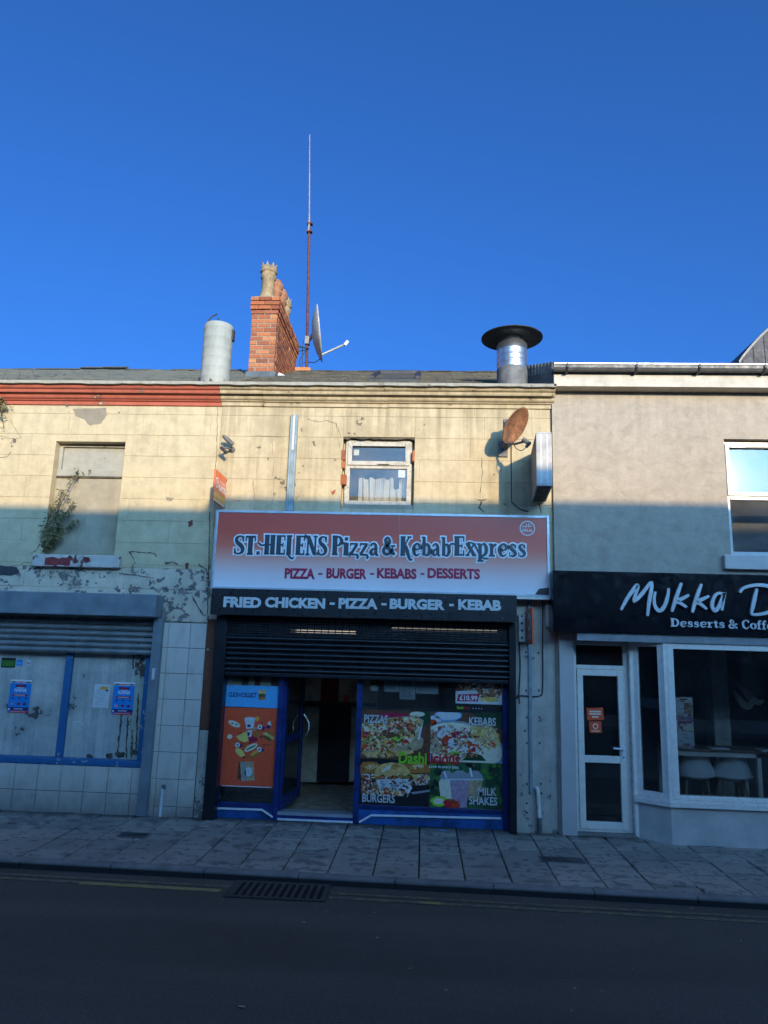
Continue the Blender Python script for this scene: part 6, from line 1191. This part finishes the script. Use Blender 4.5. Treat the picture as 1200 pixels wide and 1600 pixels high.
# bay
A_ = (xd1+.012, YC-.02); Bx, By = fl(1052, 1308, .12); By = 8.93; Bx = at(1050, 1300, By)[0]
zsill = at(1130, 1255, By)[1]; zbt = bz0-.004
m = MB(); m.prism([A_, (Bx, By), (8.5, By), (8.5, YC+.1), (A_[0], YC+.1)], .08, zsill-.06, 'Z'); bay = m.build('bay_wall', 'bay_render', G)
def offp(d): dx, dy = Bx-A_[0], By-A_[1]; l_ = math.hypot(dx, dy); nx, ny = dy/l_, -dx/l_; return [(A_[0]+nx*d-.0, A_[1]+ny*d), (Bx-d*.35, By-d), (8.6, By-d), (8.6, YC+.1), (A_[0], YC+.1)]
m = MB(); m.prism(offp(.045), zsill-.058, zsill-.012, 'Z'); m.build('bay_sill', 'upvc_shop', G, bevel=.006)
m = MB(); m.prism(offp(.025), zsill-.011, zsill+.018, 'Z'); m.build('bay_sill_rail', 'upvc_shop', G)
wz0 = zsill+.019; wzt = at(1130, 1006, By)[1]
m = MB(); m.prism([(A_[0], A_[1]), (Bx, By+.0), (8.5, By), (8.5, YC+.1), (A_[0], YC+.1)], wzt, zgt+.4 if zgt+.4 < bz0-.003 else bz0-.003, 'Z'); m.build('bay_head', 'soffit_grey', G)
dx, dy = Bx-A_[0], By-A_[1]; Ls = math.hypot(dx, dy); an = math.atan2(dy, dx)
def brot(m):
    m.v = [(A_[0]+u*math.cos(an)-v*math.sin(an), A_[1]+u*math.sin(an)+v*math.cos(an), z) for u, v, z in m.v]; return m
m = MB(); frame(m, .015, Ls-.03, wz0, wzt-.002, .055, .0, .07); s1_ = brot(m).build('side_window', 'upvc_shop', G, bevel=.005)
m = MB(); m.box(.07, Ls-.085, .035, .041, wz0+.055, wzt-.057); brot(m).build('pane', 'glass_cafe', s1_)
m = MB(); m.prism([(Bx-.04, By+.03), (Bx-.01, By-.004), (Bx+.035, By-.004), (Bx+.035, By+.06), (Bx-.02, By+.06)], wz0, wzt-.002, 'Z'); m.build('corner_post', 'upvc_shop', G, bevel=.004)
fx1_ = 6.6
m = MB(); frame(m, Bx+.037, fx1_, wz0, wzt-.002, .075, By+.0, By+.07, .045); m.box(Bx+1.75, Bx+1.83, By+.001, By+.069, wz0+.06, wzt-.077); s2_ = m.build('front_window', 'upvc_shop', G, bevel=.005)
m = MB(); m.box(Bx+.112, fx1_-.075, By+.035, By+.041, wz0+.06, wzt-.077); m.build('pane', 'glass_cafe', s2_)
# cafe inside
H = thing('cafe_interior', (4, 11, .12), 'dark cafe interior with a pale column and a light wall ornament', 'cafe interior')
m = MB(); m.box(XR+.1, 8.6, YC+.1, 13.4, .09, .13); m.build('floor', 'dark_wall', H); m = MB(); m.box(XR+.1, 8.6, 13.4, 13.5, .1, zgt+.5); m.build('back_wall', 'cafe_inside', H)
m = MB(); m.box(XR+.02, XR+.1, YC+.3, 13.4, .1, zgt+.5); m.box(8.6, 8.7, YC+.1, 13.4, .1, zgt+.5); m.build('side_walls', 'cafe_inside', H); m = MB(); m.box(XR+.1, 8.6, YC+.36, 13.4, zgt+.4, zgt+.5); m.build('ceiling', 'cafe_inside', H)
x0, x1 = at(1113, 1080, 11)[0], at(1138, 1080, 11)[0]; m = MB(); m.box(x0, x1, 11, 11.3, .13, zgt+.4); m.build('column', 'cafe_column', H)
x, z = at(1170, 1090, 10.6); m = MB()
for k, pts in enumerate(([(-.2, .1), (-.12, -.04), (-.04, -.12), (.03, -.08), (.08, .02)], [(-.14, .16), (-.04, .08), (.04, .0), (.12, -.06), (.2, -.03)])): m.ribbon(crom([(x+a, z+b) for a, b in pts], 6), wds(25, .03, .1), 10.6-k*.01, .03)
m.build('wall_ornament', 'cafe_column', H)
x, z = at(1165, 1020, 10.4); m = MB(); m.lathe((x, 10.4, z-.15), [(.03, .5), (.03, .2), (.07, .15), (.07, 0), (.05, 0)], 14); m.build('pendant', 'cafe_column', H)
# menu poster
mp = rc(1056, 1089, 1083, 1166, By+.06); m = MB().use('p_menu'); m.box(mp[0], mp[1], By+.05, By+.053, mp[2], mp[3]); y = By+.0492; Wm, Hm = mp[1]-mp[0], mp[3]-mp[2]
def mr(c, a, b, c0_, d0_): m.use(c).rect(mp[0]+Wm*a, mp[0]+Wm*b, mp[2]+Hm*c0_, mp[2]+Hm*d0_, y)
y -= .0006; mr('p_cream', .03, .97, .93, .98); mr('p_offwhite', .05, .48, .68, .9); mr('p_tan', .5, .95, .66, .88); mr('p_crimson', .1, .9, .47, .5); mr('p_offwhite', .05, .95, .06, .3); mr('p_mauve', .05, .9, .52, .6); mr('p_cream', .4, .95, .32, .44)
y -= .0006; mr('p_brown', .25, .7, .94, .965)
for i in range(12): a = .1+.12*(i % 4)+.2*(i % 2); b = .1+.065*i; mr(random.choice(['p_violet', 'p_crimson', 'p_brown']), a, a+.25, b, b+.012)
tag(m.build('menu_poster', loc=(mp[0], By+.05, mp[2])), 'tall colourful menu poster inside the left edge of the cafe bay window', 'poster')
# window bar, stools-chairs
YK = By+.45
tz = at(1130, 1172, YK)[1]; tx0 = at(1040, 1172, YK)[0]; tx1 = at(1192, 1172, YK)[0]+.0
T = thing('window_table', ((tx0+tx1)/2, YK+.2, .13), 'white framed table with brown top inside the cafe bay window', 'table')
m = MB(); m.box(tx0, tx1+.9, YK, YK+.5, tz-.03, tz); m.build('top', 'counter', T, bevel=.004)
m = MB(); m.box(tx0+.02, tx1-.02, YK+.02, YK+.06, tz-.085, tz-.032); m.build('apron', 'upvc_shop', T)
for x in (tx0+.04, tx1-.07, tx1+.7):
    for yy in (YK+.02, YK+.42): m = MB(); m.box(x, x+.05, yy, yy+.05, .131, tz-.032); m.build('leg', 'upvc_shop', T)
for k, (a, b) in enumerate(((1060, 1083), (1112, 1141), (1188, 1210))):
    xa, xb_ = at(a, 1170, YK+.05)[0], at(b, 1170, YK+.05)[0]; m = MB(); m.box(xa, xb_, YK+.04, YK+.22, tz+.001, tz+.012); tag(m.build('menu_card', 'p_white', loc=(xa, YK+.05, tz)), ['white menu card on the window table, behind the menu poster', 'white menu card in the middle of the window table, at the foot of the column', 'white menu card at the right end of the window table, by the frame edge'][k], 'menu', 'menu cards on the window table')
def chair(cx, cy, sz, label):
    o = thing('tub_chair', (cx, cy, .13), label, 'chair', 'pale shell chairs in the cafe window'); m = MB(); n = 18; rings = []
    for j in range(8):
        v = j/7; row = []
        for i in range(n+1):
            a = math.pi*(-.5+i/n)*1.25+math.pi/2*0; r = .27-.07*v**1.4
            back = max(0, math.cos(a))**.7; z = sz+(.33*v**1.3)*(.25+.75*back); rx = r*(1 if v > .02 else 1)
            row.append((cx+rx*math.sin(a), cy+.02-(rx*math.cos(a))*(.85+.12*v), z))
        rings.append(row)
    vs = [p for r_ in rings for p in r_]; m.add(vs, [(j*(n+1)+i, j*(n+1)+i+1, (j+1)*(n+1)+i+1, (j+1)*(n+1)+i) for j in range(7) for i in range(n)], True)
    sh_ = m.build('backrest', 'chair_shell', o); sh_.modifiers.new('s', 'SOLIDIFY').thickness = .012
    m = MB(); m.lathe((cx, cy+.02, sz), [(.001, -.05), (.12, -.045), (.21, -.02), (.27, .02), (.25, .022), (.001, -.005)], 24, True); m.build('seat', 'chair_shell', o)
    for sx_ in (-1, 1):
        for sy_ in (-1, 1): m = MB(); m.tube([(cx+sx_*.12, cy+sy_*.1, sz-.03), (cx+sx_*.2, cy+sy_*.19, .131)], [.016, .011], 8); m.build('leg', 'timber', o)
    return o
YCh = YK+.33; sz = at(1105, 1212, YCh)[1]
chair(at(1084, 1215, YCh)[0], YCh, sz, 'pale shell chair with wooden legs, left one behind the cafe glass'); chair(at(1142, 1215, YCh)[0], YCh, sz, 'pale shell chair with wooden legs, right one behind the cafe glass')
# far roof at the right edge
YX = 26; pts = [at(a, b, YX) for a, b in ((1153, 640), (1153.5, 569), (1154, 564), (1160, 555), (1169, 544), (1175, 537), (1187, 524), (1200, 512), (1225, 492), (1260, 480), (1300, 488), (1335, 520), (1352, 570), (1352, 640))]
pts = [(a, b if i not in (0, 13) else 0) for i, (a, b) in enumerate(pts)]
m = MB(); m.prism(pts, YX, YX+18); o = tag(m.build('hall', 'far_slate', loc=(pts[3][0], YX, 0)), 'dark curved roof end of a taller hall behind the cafe roof', 'building')
m = MB()
m = MB(); pp = [(a, b) for a, b in pts[2:12]]; 
for (a, b), (c_, d_) in zip(pp, pp[1:]): m.add([(a, YX-.05, b), (c_, YX-.05, d_), (c_, YX-.05, d_-.12), (a, YX-.05, b-.12), (a, YX+.0, b+.02), (c_, YX, d_+.02)], [(0, 1, 2, 3), (0, 4, 5, 1)])
m.build('verge', 'black_board', o)
for i in range(12):
    x = pts[2][0]+.15+i*.42; top = next((b+(d_-b)*(x-a)/(c_-a) for (a, b), (c_, d_) in zip(pp, pp[1:]) if a <= x <= c_), 12); m = MB(); m.box(x, x+.03, YX-.03, YX, 4, top-.2); m.build('cladding_rib', 'far_slate', o)

# ================================================================ BEHIND THE CAMERA: the row whose roofline shades the street
OY = -4.5
def opposite(x0, x1, h, label, mat, n):
    o = thing('terrace_building', ((x0+x1)/2, OY, .12), label, 'building', 'terrace across the street'); ww = (x1-x0)/n; holes = []
    for i in range(n):
        cx = x0+ww*(i+.5); holes += [(cx-.55, cx+.55, 4.2, 5.8)]
    m = MB(); shell(m, x0, x1, 0, h, holes, OY-.3, OY); m.build('wall', mat, o)
    m = MB(); m.box(x0, x1, OY-5, OY-4.9, 0, h-.6); m.box(x0, x0+.1, OY-4.9, OY-.3, 0, h-.6); m.box(x1-.1, x1, OY-4.9, OY-.3, 0, h-.6); m.box(x0, x1, OY-5, OY-.3, h-.7, h-.6); m.build('shell', 'dark_wall', o)
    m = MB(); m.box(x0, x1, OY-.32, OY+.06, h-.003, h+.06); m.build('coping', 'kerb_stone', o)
    m = MB(); m.box(x0+.2, x1-.2, OY+.002, OY+.2, 2.9, 3.5); m.build('shop_fascia', 'p_navy', o); m = MB(); m.box(x0+.4, x1-.4, OY+.002, OY+.03, .5, 2.8); m.build('shop_window', 'gloss_black', o)
    for hh in holes:
        m = MB(); frame(m, hh[0], hh[1], hh[2], hh[3], .07, OY-.15, OY-.08); m.box(hh[0]+.07, hh[1]-.07, OY-.148, OY-.082, 4.97, 5.03); w_ = m.build('window', 'upvc_shop', o); m = MB(); m.box(hh[0]+.07, hh[1]-.07, OY-.13, OY-.12, hh[2]+.07, hh[3]-.07); m.build('pane', 'gloss_black', w_)
SK = SUNV.z/-SUNV.y; D_ = YW-OY
opposite(-30, 2.2, 4.0+D_*SK-.06, 'cream rendered terrace with dark shopfronts opposite the closed shop', 'opposite_render', 9)
opposite(2.25, 34, 4.17+D_*SK-.06, 'slightly taller cream terrace opposite the cafe', 'opposite_render', 9)
# small litter
def bit(a, b, Z, w_, col, nm, lab_, cat, grp=None):
    x, y = fl(a, b, Z); m = MB(); r_ = random.random()*3; q = [(w_*math.cos(r_+k)*random.uniform(.6, 1), w_*.6*math.sin(r_+k)*random.uniform(.6, 1)) for k in (0, 1.2, 2.4, 3.5, 4.8)]
    m.add([(x+u, y+v, Z+.006+random.uniform(0, .012)) for u, v in q]+[(x, y, Z+.014)], [(i, (i+1) % 5, 5) for i in range(5)]); return tag(m.build(nm, col, loc=(x, y, Z)), lab_, cat, grp)
for i, (a, b) in enumerate(((585, 1428), (492, 1420), (511, 1426), (640, 1516), (697, 1550), (768, 1514), (377, 1575), (990, 1516), (876, 1452), (830, 1438), (898, 1547), (940, 1551), (1158, 1473), (475, 1443), (893, 1583), (590, 1468))):
    if i == 6: bit(a, b, RZ, .035, 'p_tan', 'fallen_leaf', 'larger yellowish leaf lying alone near the bottom of the road', 'leaf')
    else: bit(a, b, RZ, random.uniform(.008, .018), random.choice(['p_greyprint', 'p_tan', 'p_greyprint']), 'litter_scrap', 'tiny pale scrap lying on the dark asphalt', 'litter', 'pale scraps on the road')
bit(578, 1297, .12, .06, 'p_offwhite', 'wrapper', 'crumpled white wrapper at the foot of the blue doorpost', 'litter'); bit(692, 1299, .12, .07, 'p_skyblue', 'wrapper', 'pale blue wrapper against the blue stall panel', 'litter'); bit(1081, 1422, RZ, .015, 'p_white', 'cigarette_end', 'small white cigarette end by the yellow line', 'litter')
bpy.context.view_layer.update()
